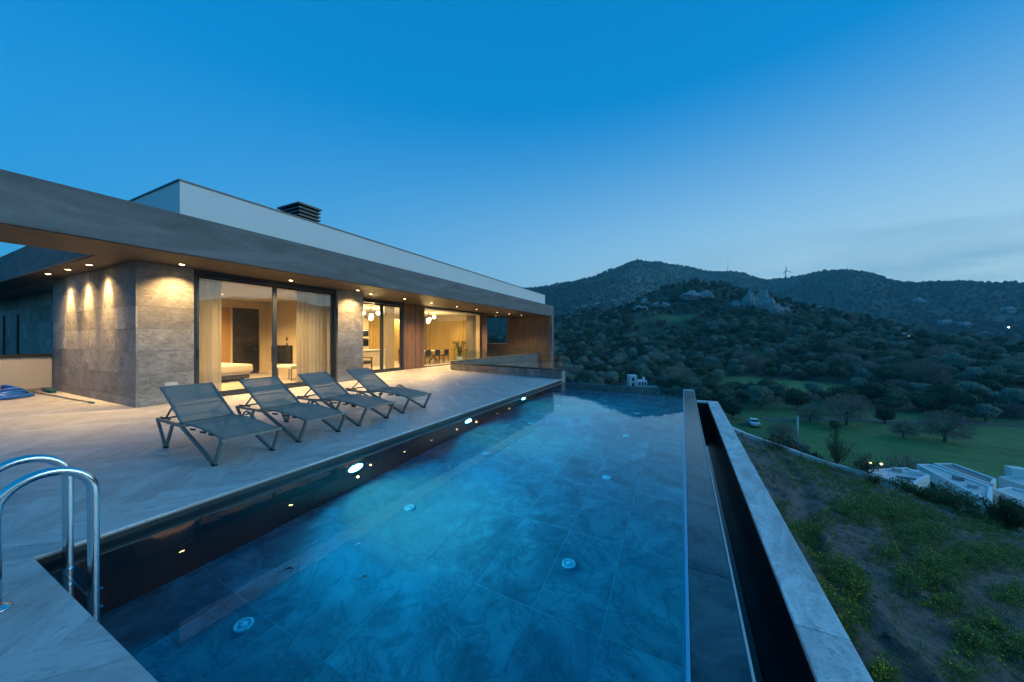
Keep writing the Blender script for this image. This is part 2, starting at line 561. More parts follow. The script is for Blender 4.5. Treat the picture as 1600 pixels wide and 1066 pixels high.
# ------------------------------------------------------------------ mesh builders
class MB:
    def __init__(s):
        s.v, s.f, s.m = [], [], []

    def add(s, vs, fs, mi=0):
        o = len(s.v)
        s.v.extend([tuple(p) for p in vs])
        s.f.extend([tuple(i + o for i in f) for f in fs])
        s.m.extend([mi] * len(fs))
        return s

    def box(s, x0, x1, y0, y1, z0, z1, mi=0, bev=0.0):
        if bev <= 0:
            vs = [(x0, y0, z0), (x1, y0, z0), (x1, y1, z0), (x0, y1, z0), (x0, y0, z1), (x1, y0, z1), (x1, y1, z1), (x0, y1, z1)]
            fs = [(0, 3, 2, 1), (4, 5, 6, 7), (0, 1, 5, 4), (1, 2, 6, 5), (2, 3, 7, 6), (3, 0, 4, 7)]
            return s.add(vs, fs, mi)
        bm = bmesh.new()
        bmesh.ops.create_cube(bm, size=1, matrix=Matrix.Translation(((x0 + x1) / 2, (y0 + y1) / 2, (z0 + z1) / 2)) @ Matrix.Diagonal((abs(x1 - x0), abs(y1 - y0), abs(z1 - z0), 1)))
        bmesh.ops.bevel(bm, geom=bm.edges[:], offset=bev, segments=2, affect='EDGES', profile=0.6)
        return s.bm(bm, mi)

    def bm(s, bm, mi=0):
        bm.verts.index_update()
        s.add([v.co[:] for v in bm.verts], [[v.index for v in f.verts] for f in bm.faces], mi)
        bm.free()
        return s

    def obox(s, c, ax, ay, az, mi=0):
        c, ax, ay, az = map(Vector, (c, ax, ay, az))
        vs = [c + sx * ax + sy * ay + sz * az for sz in (-1, 1) for sx, sy in ((-1, -1), (1, -1), (1, 1), (-1, 1))]
        return s.add(vs, [(0, 3, 2, 1), (4, 5, 6, 7), (0, 1, 5, 4), (1, 2, 6, 5), (2, 3, 7, 6), (3, 0, 4, 7)], mi)

    def bar(s, a, b, w, h=None, up=(0, 0, 1), mi=0):
        """rectangular bar from a to b, w across, h along up"""
        h = h or w
        a, b, up = Vector(a), Vector(b), Vector(up)
        d = (b - a).normalized()
        x = d.cross(up)
        if x.length < 1e-4:
            x = d.cross(Vector((1, 0, 0)))
        x.normalize()
        y = x.cross(d).normalized()
        return s.obox((a + b) / 2, (b - a) / 2, x * w / 2, y * h / 2, mi)

    def tube(s, pts, rad, seg=10, mi=0, cap=True, closed=False):
        pts = [Vector(p) for p in pts]
        n = len(pts)
        rads = rad if isinstance(rad, (list, tuple)) else [rad] * n
        base = len(s.v)
        prev = None
        for i, p in enumerate(pts):
            if closed:
                d = pts[(i + 1) % n] - pts[i - 1]
            else:
                d = pts[min(i + 1, n - 1)] - pts[max(i - 1, 0)]
            d.normalize()
            if prev is None:
                x = d.orthogonal().normalized()
            else:
                x = (prev - d * prev.dot(d))
                if x.length < 1e-5:
                    x = d.orthogonal()
                x.normalize()
            prev = x
            y = d.cross(x)
            for k in range(seg):
                a = 2 * math.pi * k / seg
                s.v.append(tuple(p + (x * math.cos(a) + y * math.sin(a)) * rads[i]))
        for i in range(n if closed else n - 1):
            j = (i + 1) % n
            for k in range(seg):
                k2 = (k + 1) % seg
                s.f.append((base + i * seg + k, base + i * seg + k2, base + j * seg + k2, base + j * seg + k))
                s.m.append(mi)
        if cap and not closed:
            s.f.append(tuple(base + k for k in reversed(range(seg))))
            s.f.append(tuple(base + (n - 1) * seg + k for k in range(seg)))
            s.m += [mi, mi]
        return s

    def lathe(s, prof, c=(0, 0, 0), seg=20, mi=0):
        """profile of (r, z) about the z axis"""
        base = len(s.v)
        for r_, z in prof:
            for k in range(seg):
                a = 2 * math.pi * k / seg
                s.v.append((c[0] + r_ * math.cos(a), c[1] + r_ * math.sin(a), c[2] + z))
        for i in range(len(prof) - 1):
            for k in range(seg):
                k2 = (k + 1) % seg
                s.f.append((base + i * seg + k, base + i * seg + k2, base + (i + 1) * seg + k2, base + (i + 1) * seg + k))
                s.m.append(mi)
        for i, rev in ((0, True), (len(prof) - 1, False)):
            if prof[i][0] > 1e-4:
                ids = [base + i * seg + k for k in range(seg)]
                s.f.append(tuple(reversed(ids) if rev else ids))
                s.m.append(mi)
        return s

    def prism(s, poly, z0, z1, mi=0):
        n = len(poly)
        vs = [(p[0], p[1], z0) for p in poly] + [(p[0], p[1], z1) for p in poly]
        fs = [tuple(reversed(range(n))), tuple(range(n, 2 * n))] + [(i, (i + 1) % n, n + (i + 1) % n, n + i) for i in range(n)]
        return s.add(vs, fs, mi)

    def sphere(s, c, r_, seg=12, ring=8, mi=0, sc_=(1, 1, 1)):
        bm = bmesh.new()
        bmesh.ops.create_uvsphere(bm, u_segments=seg, v_segments=ring, radius=1.0, matrix=Matrix.Translation(c) @ Matrix.Diagonal((r_ * sc_[0], r_ * sc_[1], r_ * sc_[2], 1)))
        return s.bm(bm, mi)

    def build(s, name, mats, parent=None, smooth=False, local=False):
        me = bpy.data.meshes.new(name)
        vs = s.v
        if parent is not None and not local:
            o = world_loc(parent)
            vs = [(a - o[0], b - o[1], c - o[2]) for a, b, c in vs]
        me.from_pydata(vs, [], s.f)
        if isinstance(mats, str):
            mats = [mats]
        for mn in mats:
            me.materials.append(MATS[mn])
        if len(mats) > 1:
            me.polygons.foreach_set('material_index', s.m)
        if smooth:
            me.polygons.foreach_set('use_smooth', [True] * len(me.polygons))
        me.update()
        ob = bpy.data.objects.new(name, me)
        col.objects.link(ob)
        ob.parent = parent
        return ob


def world_loc(o):
    p = Vector((0, 0, 0))
    while o is not None:
        p += o.location
        o = o.parent
    return p


def tag(o, label=None, cat=None, group=None, kind=None):
    if label:
        o['label'] = label
    if cat:
        o['category'] = cat
    if group:
        o['group'] = group
    if kind:
        o['kind'] = kind
    return o


def thing(name, loc, label, cat, group=None):
    o = bpy.data.objects.new(name, None)
    o.empty_display_size = 0.1
    o.location = loc
    col.objects.link(o)
    return tag(o, label, cat, group)


def dup(root, loc, label, rz=0.0, scale=None):
    r_ = root.copy()
    col.objects.link(r_)
    r_.location = loc
    r_.rotation_euler = (0, 0, rz)
    if scale:
        r_.scale = scale
    r_['label'] = label
    for ch in list(root.children):
        c = ch.copy()
        col.objects.link(c)
        c.parent = r_
        for g_ in list(ch.children):
            d = g_.copy()
            col.objects.link(d)
            d.parent = c
    return r_


def struct(o):
    return tag(o, kind='structure')


def spot(name, loc, target, power, angle, color=WARM, blend=0.6, size=0.04, parent=None):
    l = bpy.data.lights.new(name, 'SPOT')
    l.energy = power
    l.spot_size = R(angle)
    l.spot_blend = blend
    l.color = color
    l.shadow_soft_size = size
    o = bpy.data.objects.new(name, l)
    col.objects.link(o)
    d = Vector(target) - Vector(loc)
    o.rotation_euler = d.to_track_quat('-Z', 'Y').to_euler()
    if parent is not None:
        o.parent = parent
        o.location = Vector(loc) - world_loc(parent)
    else:
        o.location = loc
    return o

# ================================================================== TERRAIN
def _hash(ix, iy, s):
    h = (ix.astype(np.int64) * 374761393 + iy.astype(np.int64) * 668265263 + s * 1442695041) & 0x7fffffff
    h = ((h ^ (h >> 13)) * 1274126177) & 0x7fffffff
    return ((h ^ (h >> 16)) & 0xffff) / 65535.0


def vnoise(x, y, s=0):
    ix, iy = np.floor(x), np.floor(y)
    fx, fy = x - ix, y - iy
    fx, fy = fx * fx * (3 - 2 * fx), fy * fy * (3 - 2 * fy)
    a, b = _hash(ix, iy, s), _hash(ix + 1, iy, s)
    c, d = _hash(ix, iy + 1, s), _hash(ix + 1, iy + 1, s)
    return (a + (b - a) * fx) * (1 - fy) + (c + (d - c) * fx) * fy


def fbm(x, y, o=5, s=0):
    t_, a = 0.0, 0.5
    for i in range(o):
        t_ = t_ + a * (vnoise(x, y, s + i * 17) - 0.5)
        x, y, a = x * 2.03 + 3.1, y * 2.03 + 1.7, a * 0.5
    return t_


def sstep(a, b, x):
    u = np.clip((x - a) / (b - a), 0, 1)
    return u * u * (3 - 2 * u)


# skyline of the far ridge, as bearing (deg east of the pool axis) -> slope
sky_px = [(640, 470), (760, 462), (855, 451), (885, 447), (925, 437), (960, 424), (990, 414), (1032, 414), (1075, 420), (1105, 428), (1160, 430),
          (1197, 441), (1228, 438), (1272, 430), (1320, 426), (1352, 430), (1400, 444), (1440, 445), (1500, 444), (1560, 448), (1600, 448)]
_az, _sl = [], []
for p in sky_px:
    d = ray(*p)
    _az.append(math.degrees(math.atan2(d.x, d.y)))
    _sl.append(d.z / math.hypot(d.x, d.y))
_az = [-180, -120, -75] + _az + [42, 52, 60, 66, 74, 90, 120, 180]
_sl = [0.05, 0.06, 0.07] + _sl + [0.062, 0.075, 0.092, 0.088, 0.06, 0.05, 0.06, 0.05]


def ridge_r(az):
    return 1650 + 150 * np.sin(R(1) * az * 4) + 120 * np.sin(R(1) * az * 9 + 1)


def dirt_plane(x, y):
    return -0.80 - 0.25 * x - 0.06 * y


def ground_z(x, y):
    x, y = np.asarray(x, float), np.asarray(y, float)
    r = np.hypot(x, y) + 1e-6
    az = np.degrees(np.arctan2(x, y))
    # plot of the villa, sloping east, then a bank down to the valley
    plot = np.where(x > 0.3, dirt_plane(np.clip(x, 0, 14), np.clip(y, -10, 18)), -1.75 + 0 * x)
    edge = 13.5 + 2.5 * sstep(8, 3, x) - 3.0 * sstep(-2, -5, x)
    dn = np.maximum(y - edge, (x - 14) * 0.8)
    s_ = np.clip(dn / 46.0, 0, 1)
    drop = 1 - (1 - s_) ** 2.2
    west = sstep(-13, -24, x)
    drop = drop * (1 - west * sstep(60, 20, y))
    z = plot * (1 - drop) - 19.0 * drop
    # wooded hill across the valley
    sx = np.where(x < 25, 205.0, 150.0)
    hill = 72 * np.exp(-((x - 25) / sx) ** 2 - ((y - 470) / 190) ** 2)
    hill = hill + 11 * np.exp(-((x + 95) / 60) ** 2 - ((y - 330) / 110) ** 2)
    z = z + drop * (hill + 0.10 * np.clip(hill, 0, 60) * 6 * fbm(x / 70, y / 70, 4, 5))
    z = z + drop * sstep(70, 300, r) * 9 * fbm(x / 45, y / 45, 5, 9)
    # far ridges
    sl = np.interp(az, _az, _sl)
    rr_ = ridge_r(az)
    H = CAM_H + sl * rr_ + 19
    u = (r - rr_)
    prof = np.where(u < 0, np.exp(-(u / 560) ** 2), np.exp(-(u / 1500) ** 2))
    spur = 1 + 0.55 * (fbm(x / 320, y / 320, 5, 21)) * sstep(0, -400, u)
    far = H * prof * np.clip(spur, 0.4, 1.6) * sstep(380, 900, r)
    z = z + far * drop_far(r, drop)
    z = z + sstep(700, 1200, r) * 18 * fbm(x / 60, y / 60, 4, 31) * np.where(u < -60, 1, 0.25)
    return z


def drop_far(r, drop):
    return np.maximum(drop, sstep(300, 700, r))


def gz(x, y):
    return float(ground_z(np.array([x]), np.array([y]))[0])


def hit_ground(px, py, t0=12.0, t1=3000.0):
    d = ray(px, py)
    ts = np.exp(np.linspace(math.log(t0), math.log(t1), 3000))
    zz = ground_z(d.x * ts, d.y * ts)
    below = (CAM_H + d.z * ts) < zz
    i = int(np.argmax(below)) if below.any() else len(ts) - 1
    t_ = ts[i]
    return Vector((d.x * t_, d.y * t_, float(zz[i]))), t_


def field_mask(x, y):
    """green pasture on the valley floor and in clearings"""
    n_ = fbm(np.asarray(x) / 30, np.asarray(y) / 30, 4, 77)
    e1 = 1 - np.hypot((x - 46) / 66, (y - 92) / 34)
    e2 = 1 - np.hypot((x - 30) / 26, (y - 150) / 16)
    e3 = 1 - np.hypot((x + 6) / 26, (y - 330) / 22)
    e4 = 1 - np.hypot((x + 52) / 22, (y - 120) / 12)
    m = np.maximum.reduce([e1, e2 * 0.8, e3 * 0.5, e4 * 0.6]) * 2.2 + n_ * 1.6
    return np.clip(m, 0, 1)


def build_terrain():
    azs = np.concatenate([np.arange(-180, -45, 2.5), np.arange(-45, -24, 0.7), np.arange(-24, 36, 0.22), np.arange(36, 90, 0.7), np.arange(90, 180, 2.5)])
    rs = np.concatenate([[0.01], np.exp(np.linspace(math.log(2.0), math.log(2650), 320))])
    A, Rr = np.meshgrid(np.radians(azs), rs)
    X, Y = Rr * np.sin(A), Rr * np.cos(A)
    Z = ground_z(X, Y)
    # keep the sheet below the finer dirt plot and the pool shell
    near = (X > -30) & (X < 15.5) & (Y > -14) & (Y < 17.5)
    Z = np.where(near, Z - 0.9, Z)
    nr, na = X.shape
    co = np.stack([X, Y, Z], -1).reshape(-1, 3)
    i, j = np.meshgrid(np.arange(nr - 1), np.arange(na), indexing='ij')
    j2 = (j + 1) % na
    quads = np.stack([i * na + j, i * na + j2, (i + 1) * na + j2, (i + 1) * na + j], -1).reshape(-1, 4)[:, ::-1]
    me = bpy.data.meshes.new('ground')
    me.vertices.add(len(co))
    me.vertices.foreach_set('co', co.ravel())
    me.loops.add(quads.size)
    me.loops.foreach_set('vertex_index', quads.ravel().astype(np.int32))
    me.polygons.add(len(quads))
    me.polygons.foreach_set('loop_start', np.arange(0, quads.size, 4, dtype=np.int32))
    me.polygons.foreach_set('use_smooth', np.ones(len(quads), bool))
    me.update(calc_edges=True)
    fm = field_mask(co[:, 0], co[:, 1])
    r = np.hypot(co[:, 0], co[:, 1])
    fm *= sstep(700, 400, r)
    gx = np.gradient(Z, axis=0) / np.maximum(np.gradient(Rr, axis=0), 1e-3)
    rock = np.clip((np.abs(gx).reshape(-1) - 0.30) * 3, 0, 0.7) * sstep(250, 500, r) * sstep(1450, 1250, r)
    rock = np.maximum(rock, np.clip(fbm(co[:, 0] / 120, co[:, 1] / 60, 5, 3) * 6 - 0.7, 0, 0.8) * sstep(300, 420, r) * sstep(1600, 1300, r))
    for nm, arr in (('field', fm), ('rock', rock)):
        at = me.attributes.new(nm, 'FLOAT', 'POINT')
        at.data.foreach_set('value', arr.astype(np.float32))
    me.materials.append(MATS['terrain'])
    o = bpy.data.objects.new('ground', me)
    col.objects.link(o)
    struct(o)
    return o


build_terrain()


# dirt plot beside the pool
def plot_z(x, y):
    z = dirt_plane(x, y)
    z = z + 0.20 * fbm(x / 2.2, y / 2.2, 4, 41) + 0.15 * fbm(x / 0.5, y / 0.5, 5, 43)
    z = z + 0.32 * np.maximum(fbm(x / 0.20, y / 0.20, 3, 47), 0.0) * np.clip(2.5 * fbm(x / 1.1, y / 1.1, 3, 48) + 0.5, 0, 1)
    # wheel ruts running down the slope
    c = 1.75 + 0.10 * (y - 4) + 0.25 * np.sin(y * 0.7)
    c = c + 0.22 * fbm(x / 0.6, y / 0.6, 3, 61)
    for off_, dep in ((0.0, 0.075), (1.35, 0.05)):
        u = (x - c - off_) / 0.15
        z = z - dep * np.exp(-u * u) + 0.035 * np.exp(-((np.abs(u) - 1.7) / 0.55) ** 2)
    return z


def build_plot():
    xs = np.arange(0.6, 14.6, 0.055)
    ys = np.arange(-2.0, 16.9, 0.065)
    X, Y = np.meshgrid(xs, ys)
    Z = plot_z(X, Y)
    lim = 13.6 + 2.7 * sstep(8, 3, X)
    Z = Z - np.clip(Y - lim, 0, 9) * 0.9 - np.clip(X - 12.5, 0, 9) * 0.8
    ny, nx = X.shape
    co = np.stack([X, Y, Z], -1).reshape(-1, 3)
    i, j = np.meshgrid(np.arange(ny - 1), np.arange(nx - 1), indexing='ij')
    q = np.stack([i * nx + j, i * nx + j + 1, (i + 1) * nx + j + 1, (i + 1) * nx + j], -1).reshape(-1, 4)
    me = bpy.data.meshes.new('dirt_slope')
    me.vertices.add(len(co))
    me.vertices.foreach_set('co', co.ravel())
    me.loops.add(q.size)
    me.loops.foreach_set('vertex_index', q.ravel().astype(np.int32))
    me.polygons.add(len(q))
    me.polygons.foreach_set('loop_start', np.arange(0, q.size, 4, dtype=np.int32))
    me.polygons.foreach_set('use_smooth', np.ones(len(q), bool))
    me.update(calc_edges=True)
    me.materials.append(MATS['dirt'])
    o = bpy.data.objects.new('dirt_slope', me)
    col.objects.link(o)
    struct(o)


build_plot()

# ================================================================== DECK
DX, PY0, PY1 = -4.0, 0.668, 11.75       # deck edge beside the pool, near and far pool ends
D_END = lambda x: 12.28 + (-4.0 - x) * 0.207


def clip(poly, a, b, c):
    """keep a*x + b*y <= c"""
    out = []
    n = len(poly)
    for i in range(n):
        p, q = poly[i], poly[(i + 1) % n]
        dp, dq = a * p[0] + b * p[1] - c, a * q[0] + b * q[1] - c
        if dp <= 0:
            out.append(p)
        if dp * dq < 0:
            k = dp / (dp - dq)
            out.append((p[0] + (q[0] - p[0]) * k, p[1] + (q[1] - p[1]) * k))
    return out


def area(p):
    return abs(sum(p[i][0] * p[(i + 1) % len(p)][1] - p[(i + 1) % len(p)][0] * p[i][1] for i in range(len(p)))) / 2 if len(p) > 2 else 0


PL, PW, GAP = 1.2, 0.2, 0.0011


def deck_pieces():
    n = 6
    ca = math.sqrt(0.5)
    out = []
    rng_ = range(-190, 190)
    for kind in (0, 1):
        for k in rng_:
            for j in range(-16, 17):
                if kind == 0:
                    u0, v0, u1, v1 = k + 2 * n * j, k, k + 2 * n * j + n, k + 1
                else:
                    u0, v0 = k, k - 2 * n + 1 + 2 * n * j
                    u1, v1 = k + 1, v0 + n
                cu, cv = (u0 + u1) / 2 * PW, (v0 + v1) / 2 * PW
                cx, cy_ = (cu - cv) * ca - 6.13, (cu + cv) * ca + 3.07
                if cx < -17.3 or cx > 1.3 or cy_ < -2.9 or cy_ > 25.6:
                    continue
                if cx < -12.6 and cy_ > 3.7:
                    continue
                if cx < -11.3 and 3.7 < cy_ < 8.5:
                    continue
                if cx > -9 and cy_ > 14.6:
                    continue
                ang = R(45) if kind == 0 else R(135)
                c, s_ = math.cos(ang), math.sin(ang)
                hl, hw = PL / 2 - GAP, PW / 2 - GAP
                poly = [(cx + c * a - s_ * b, cy_ + s_ * a + c * b) for a, b in ((-hl, -hw), (hl, -hw), (hl, hw), (-hl, hw))]
                full = poly
                poly = clip(clip(clip(poly, -1, 0, 16.55), 1, 0, 0.30), 0, -1, 2.2)
                inpool = clip(clip(poly, -1, 0, -DX), 0, -1, -PY0) if len(poly) > 2 else []
                parts = [poly]
                if area(inpool) > 1e-5:
                    parts = [clip(poly, 1, 0, DX), clip(clip(poly, -1, 0, -DX), 0, 1, PY0)]
                fin = []
                for p in parts:
                    if len(p) < 3:
                        continue
                    # far end line Y + 0.207 X < 12.28 - 0.828, or west of the light well
                    a1 = clip(p, 0.207, 1, 12.28 - 0.828)
                    a2 = clip(clip(p, -0.207, -1, -(12.28 - 0.828)), 1, 0, -9.95)
                    a2 = clip(a2, 0, 1, 24.96) if len(a2) > 2 else a2
                    fin += [q for q in (a1, a2) if area(q) > 2e-3]
                for p in fin:
                    out.append((cx, cy_, ang, p, len(fin) == 1 and area(p) > 0.995 * area(full)))
    return out


deck = bpy.data.objects.new('deck', None)
col.objects.link(deck)
tag(deck, kind='structure')
PLT = 0.02


def plank_mesh(poly, name='deck_plank'):
    n = len(poly)
    me = bpy.data.meshes.new(name)
    vs = [(p[0], p[1], -PLT) for p in poly] + [(p[0], p[1], 0) for p in poly]
    fs = [tuple(range(n, 2 * n))] + [(i, (i + 1) % n, n + (i + 1) % n, n + i) for i in range(n)]
    me.from_pydata(vs, [], fs)
    at = me.attributes.new('plank_uv', 'FLOAT_VECTOR', 'POINT')
    at.data.foreach_set('vector', np.array(vs, np.float32).ravel())
    me.materials.append(MATS['deck_plank'])
    return me


pieces = deck_pieces()


def seen(cx, cy_):
    s, c = math.sin(YAW), math.cos(YAW)
    dep = -s * cx + c * cy_
    if dep < 0.3:
        return 0
    px = 800 + F_PX * (c * cx + s * cy_) / dep
    py = HOR + F_PX * CAM_H / dep
    if -60 < px < 1650 and py < 1130:
        return 1 / dep ** 2
    return 0


pieces.sort(key=lambda q: -seen(q[0], q[1]) * min(1.0, 0.15 + area(q[3])))
full_me = plank_mesh([(-PL / 2 + GAP, -PW / 2 + GAP), (PL / 2 - GAP, -PW / 2 + GAP), (PL / 2 - GAP, PW / 2 - GAP), (-PL / 2 + GAP, PW / 2 - GAP)])
for cx, cy_, ang, poly, full in pieces[:290]:
    if full:
        me = full_me
    else:
        c, s_ = math.cos(-ang), math.sin(-ang)
        lp = [((x - cx) * c - (y - cy_) * s_, (x - cx) * s_ + (y - cy_) * c) for x, y in poly]
        me = plank_mesh(lp)
    o = bpy.data.objects.new('deck_plank', me)
    col.objects.link(o)
    o.parent = deck
    o.location = (cx, cy_, random.uniform(-0.0006, 0.0006))
    o.rotation_euler = (0, 0, ang)
vs, fs, uvs, rnds = [], [], [], []
for cx, cy_, ang, poly, full in pieces[290:]:
    b0, n = len(vs), len(poly)
    c, s_ = math.cos(-ang), math.sin(-ang)
    rv = random.random()
    for zz in (-PLT, 0):
        for x, y in poly:
            vs.append((x, y, zz))
            uvs.append(((x - cx) * c - (y - cy_) * s_, (x - cx) * s_ + (y - cy_) * c, zz))
            rnds.append(rv)
    fs.append(tuple(range(b0 + n, b0 + 2 * n)))
    fs += [(b0 + i, b0 + (i + 1) % n, b0 + n + (i + 1) % n, b0 + n + i) for i in range(n)]
me = bpy.data.meshes.new('far_planks')
me.from_pydata(vs, [], fs)
at = me.attributes.new('plank_uv', 'FLOAT_VECTOR', 'POINT')
at.data.foreach_set('vector', np.array(uvs, np.float32).ravel())
at = me.attributes.new('plank_rnd', 'FLOAT', 'POINT')
at.data.foreach_set('value', np.array(rnds, np.float32))
me.materials.append(MATS['deck_plank'])
o = bpy.data.objects.new('far_planks', me)
col.objects.link(o)
o.parent = deck
tag(o, kind='stuff')
# grout bed and slab below the planks
mb = MB()
mb.prism([(-16.55, -2.2), (-9.95, -2.2), (-9.95, D_END(-9.95)), (-9.95, 24.96), (-16.55, 24.96)], -0.034, -0.004)
mb.prism([(-9.95, -2.2), (DX, -2.2), (DX, D_END(DX)), (-9.95, D_END(-9.95))], -0.034, -0.0042)
mb.prism([(DX, -2.2), (0.30, -2.2), (0.30, PY0), (DX, PY0)], -0.034, -0.0044)
mb.build('grout_bed', 'grout', deck)
# pale bullnose strip and shadow gap along the pool edge
mb = MB()
mb.box(DX - 0.012, DX + 0.012, PY0 + 0.004, D_END(DX) - 0.01, -0.017, -0.003, bev=0.003)
mb.build('edge_trim', 'coping_stone', deck)

# ================================================================== POOL
pool_shell = bpy.data.objects.new('swimming_pool', None)
pool_shell.location = (-2, 6, FLOOR_Z)
col.objects.link(pool_shell)
tag(pool_shell, kind='structure')
mb = MB()
mb.box(DX - 0.3, 0.0, PY0 - 0.3, PY1 + 0.25, FLOOR_Z - 0.25, FLOOR_Z - 0.0018)
pf = mb.build('pool_floor', 'pool_grout', pool_shell)
xs = [-3.975 + 0.568 * i for i in range(8)]
ys = [PY0 + 0.01, 1.6, 2.68, 3.76, 4.84, 5.92, 7.0, 8.08, 9.16, 10.24, 11.32, PY1]
xs[0], xs[-1] = DX - 0.015, 0.0
for i in range(7):
    for j in range(11):
        mb = MB()
        g_ = 0.0028
        mb.box(xs[i] + g_, xs[i + 1] - g_, ys[j] + g_, ys[j + 1] - g_, FLOOR_Z - 0.02, FLOOR_Z + random.uniform(-0.001, 0.001))
        mb.build('floor_tile', 'pool_tile', pf)
# walls
mb = MB()
mb.box(DX - 0.32, DX - 0.02, PY0 - 0.3, D_END(DX) - 0.02, FLOOR_Z - 0.004, -0.0345)
wl = mb.build('pool_wall', 'pool_grout', pool_shell)
yy = [PY0] + ys[1:-1] + [PY1, 12.26]
for j in range(len(yy) - 1):
    for z0, z1 in ((FLOOR_Z, -0.70), (-0.70, -0.036)):
        mb = MB()
        mb.box(DX - 0.02, DX - 0.008, yy[j] + 0.002, yy[j + 1] - 0.002, z0 + 0.002, z1 - 0.002)
        mb.build('wall_tile', 'pool_wall_tile', wl)
mb = MB()
mb.box(DX - 0.3, 0.30, PY0 - 0.30, PY0 - 0.008, FLOOR_Z - 0.004, -0.0346)
wn_ = mb.build('pool_wall', 'pool_wall_tile', pool_shell)
mb = MB()
mb.box(DX - 0.02, 0.0, PY1, PY1 + 0.25, FLOOR_Z - 3, WATER_Z - 0.012)
mb.build('pool_wall', 'pool_wall_tile', pool_shell)
mb = MB()
mb.box(DX - 0.02, 0.30, PY1 + 0.25, PY1 + 0.31, FLOOR_Z - 3, WATER_Z - 0.004, bev=0.006)
mb.build('spill_edge', 'coping_stone', pool_shell)
# overflow ledge on the valley side
mb = MB()
mb.box(0.0, 0.30, PY0 - 0.3, PY1 + 0.25, FLOOR_Z - 2.5, -0.095)
lg = mb.build('overflow_ledge', 'pool_grout', pool_shell)
for j in range(11):
    mb = MB()
    mb.box(0.035, 0.282, ys[j] + 0.003, ys[j + 1] - 0.003, -0.095, -0.0835)
    mb.build('ledge_tile', 'wet_tile', lg)
mb = MB()
mb.box(0.012, 0.032, PY0, PY1 + 0.25, -0.095, -0.074, bev=0.004)
mb.build('weir_edge', 'weir_edge', lg)
mb = MB()
mb.box(0.288, 0.302, PY0 - 0.3, PY1 + 0.25, -0.135, -0.080, bev=0.004)
mb.build('ledge_rim', 'wall_white', lg)
# jets in the floor
for ix in (-3.04, -1.0):
    for iy in (1.47, 3.28, 5.15, 7.09, 9.0):
        mb = MB()
        c = (ix, iy, FLOOR_Z)
        mb.lathe([(0.068, 0.0), (0.066, 0.012), (0.052, 0.018), (0.046, 0.008), (0.028, 0.008), (0.026, 0.016), (0.010, 0.018), (0.0, 0.018)], c, 20)
        for k in range(6):
            a = k * math.pi / 3
            mb.box(c[0] + 0.037 * math.cos(a) - 0.004, c[0] + 0.037 * math.cos(a) + 0.004, c[1] + 0.037 * math.sin(a) - 0.004, c[1] + 0.037 * math.sin(a) + 0.004, c[2] + 0.004, c[2] + 0.014)
        mb.build('floor_jet', 'white_plastic', pool_shell, smooth=True)
# water
mb = MB()
mb.add([(DX - 0.03, PY0 - 0.02, WATER_Z), (0.014, PY0 - 0.02, WATER_Z), (0.014, PY1 + 0.27, WATER_Z), (DX - 0.03, PY1 + 0.27, WATER_Z)], [(0, 1, 2, 3)])
struct(mb.build('pool_water', 'pool_water'))

# underwater lamps
for i, (ly, lab) in enumerate(((3.27, 'round white underwater pool lamp nearest the sun loungers, brightest of three'), (6.03, 'middle of the three white lamps in the pool wall'),
                               (8.79, 'small far white pool lamp close to the glass balustrade'))):
    lz = -0.60
    th = thing('pool_lamp', (DX - 0.008, ly, lz), lab, 'pool lamp', 'lamps in the pool wall')
    mb = MB()
    for k in range(24):
        a0, a1 = 2 * math.pi * k / 24, 2 * math.pi * (k + 1) / 24
        pts = []
        for a in (a0, a1):
            for rr_, xx in ((0.140, 0.0), (0.135, 0.022), (0.110, 0.026)):
                pts.append((DX - 0.008 + xx, ly + rr_ * math.cos(a), lz + rr_ * math.sin(a)))
        mb.add(pts, [(0, 3, 4, 1), (1, 4, 5, 2)])
    mb.build('trim_ring', 'white_plastic', th, smooth=True)
    mb = MB()
    n = 24
    mb.add([(DX + 0.016, ly, lz)] + [(DX + 0.012, ly + 0.111 * math.cos(2 * math.pi * k / n), lz + 0.111 * math.sin(2 * math.pi * k / n)) for k in range(n)],
           [(0, 1 + k, 1 + (k + 1) % n) for k in range(n)])
    mb.build('lens', 'pool_lens', th)
    spot('beam', (DX + 0.05, ly, lz), (DX + 0.62, ly + 0.05, FLOOR_Z), 700, 84, (0.7, 1.0, 0.92), 1.0, 0.08, th)
    spot('spill', (DX + 0.05, ly, lz), (DX + 1.6, ly + 0.1, FLOOR_Z), 380, 150, (0.03, 0.66, 1.0), 1.0, 0.08, th)

# catch channel and parapet on the valley side
PAR_Y = 9.55
ch = thing('pool_parapet', (0.64, 4, -0.5), 'long grey stone parapet beside the pool overflow channel', 'parapet')
mb = MB()
mb.box(0.545, 0.735, -2.2, PAR_Y, -3.2, -0.032)
mb.box(0.302, 0.545, PAR_Y - 0.2, PAR_Y - 0.002, -3.2, -0.033)
mb.build('parapet_core', 'wall_white', ch)
mb = MB()
mb.box(0.535, 0.545, -2.2, PAR_Y - 0.2, -1.2, -0.033)
mb.box(0.302, 0.535, PAR_Y - 0.21, PAR_Y - 0.2, -1.2, -0.034)
mb.build('channel_lining', 'dark_wall_tile', ch)
mb = MB()
mb.box(0.303, 0.312, PY0 - 0.3, PAR_Y - 0.21, -1.2, -0.14)
mb.build('channel_lining', 'dark_wall_tile', ch)
y0 = -2.2
while y0 < PAR_Y - 0.21:
    y1 = min(y0 + 1.495, PAR_Y - 0.003)
    if PAR_Y - y1 < 0.5:
        y1 = PAR_Y + 0.012
    mb = MB()
    mb.box(0.53, 0.748, y0 + 0.0015, y1 - 0.0015, -0.032, random.uniform(-0.001, 0.001), bev=0.004)
    mb.build('coping_slab', 'coping_stone', ch)
    y0 = y1
mb = MB()
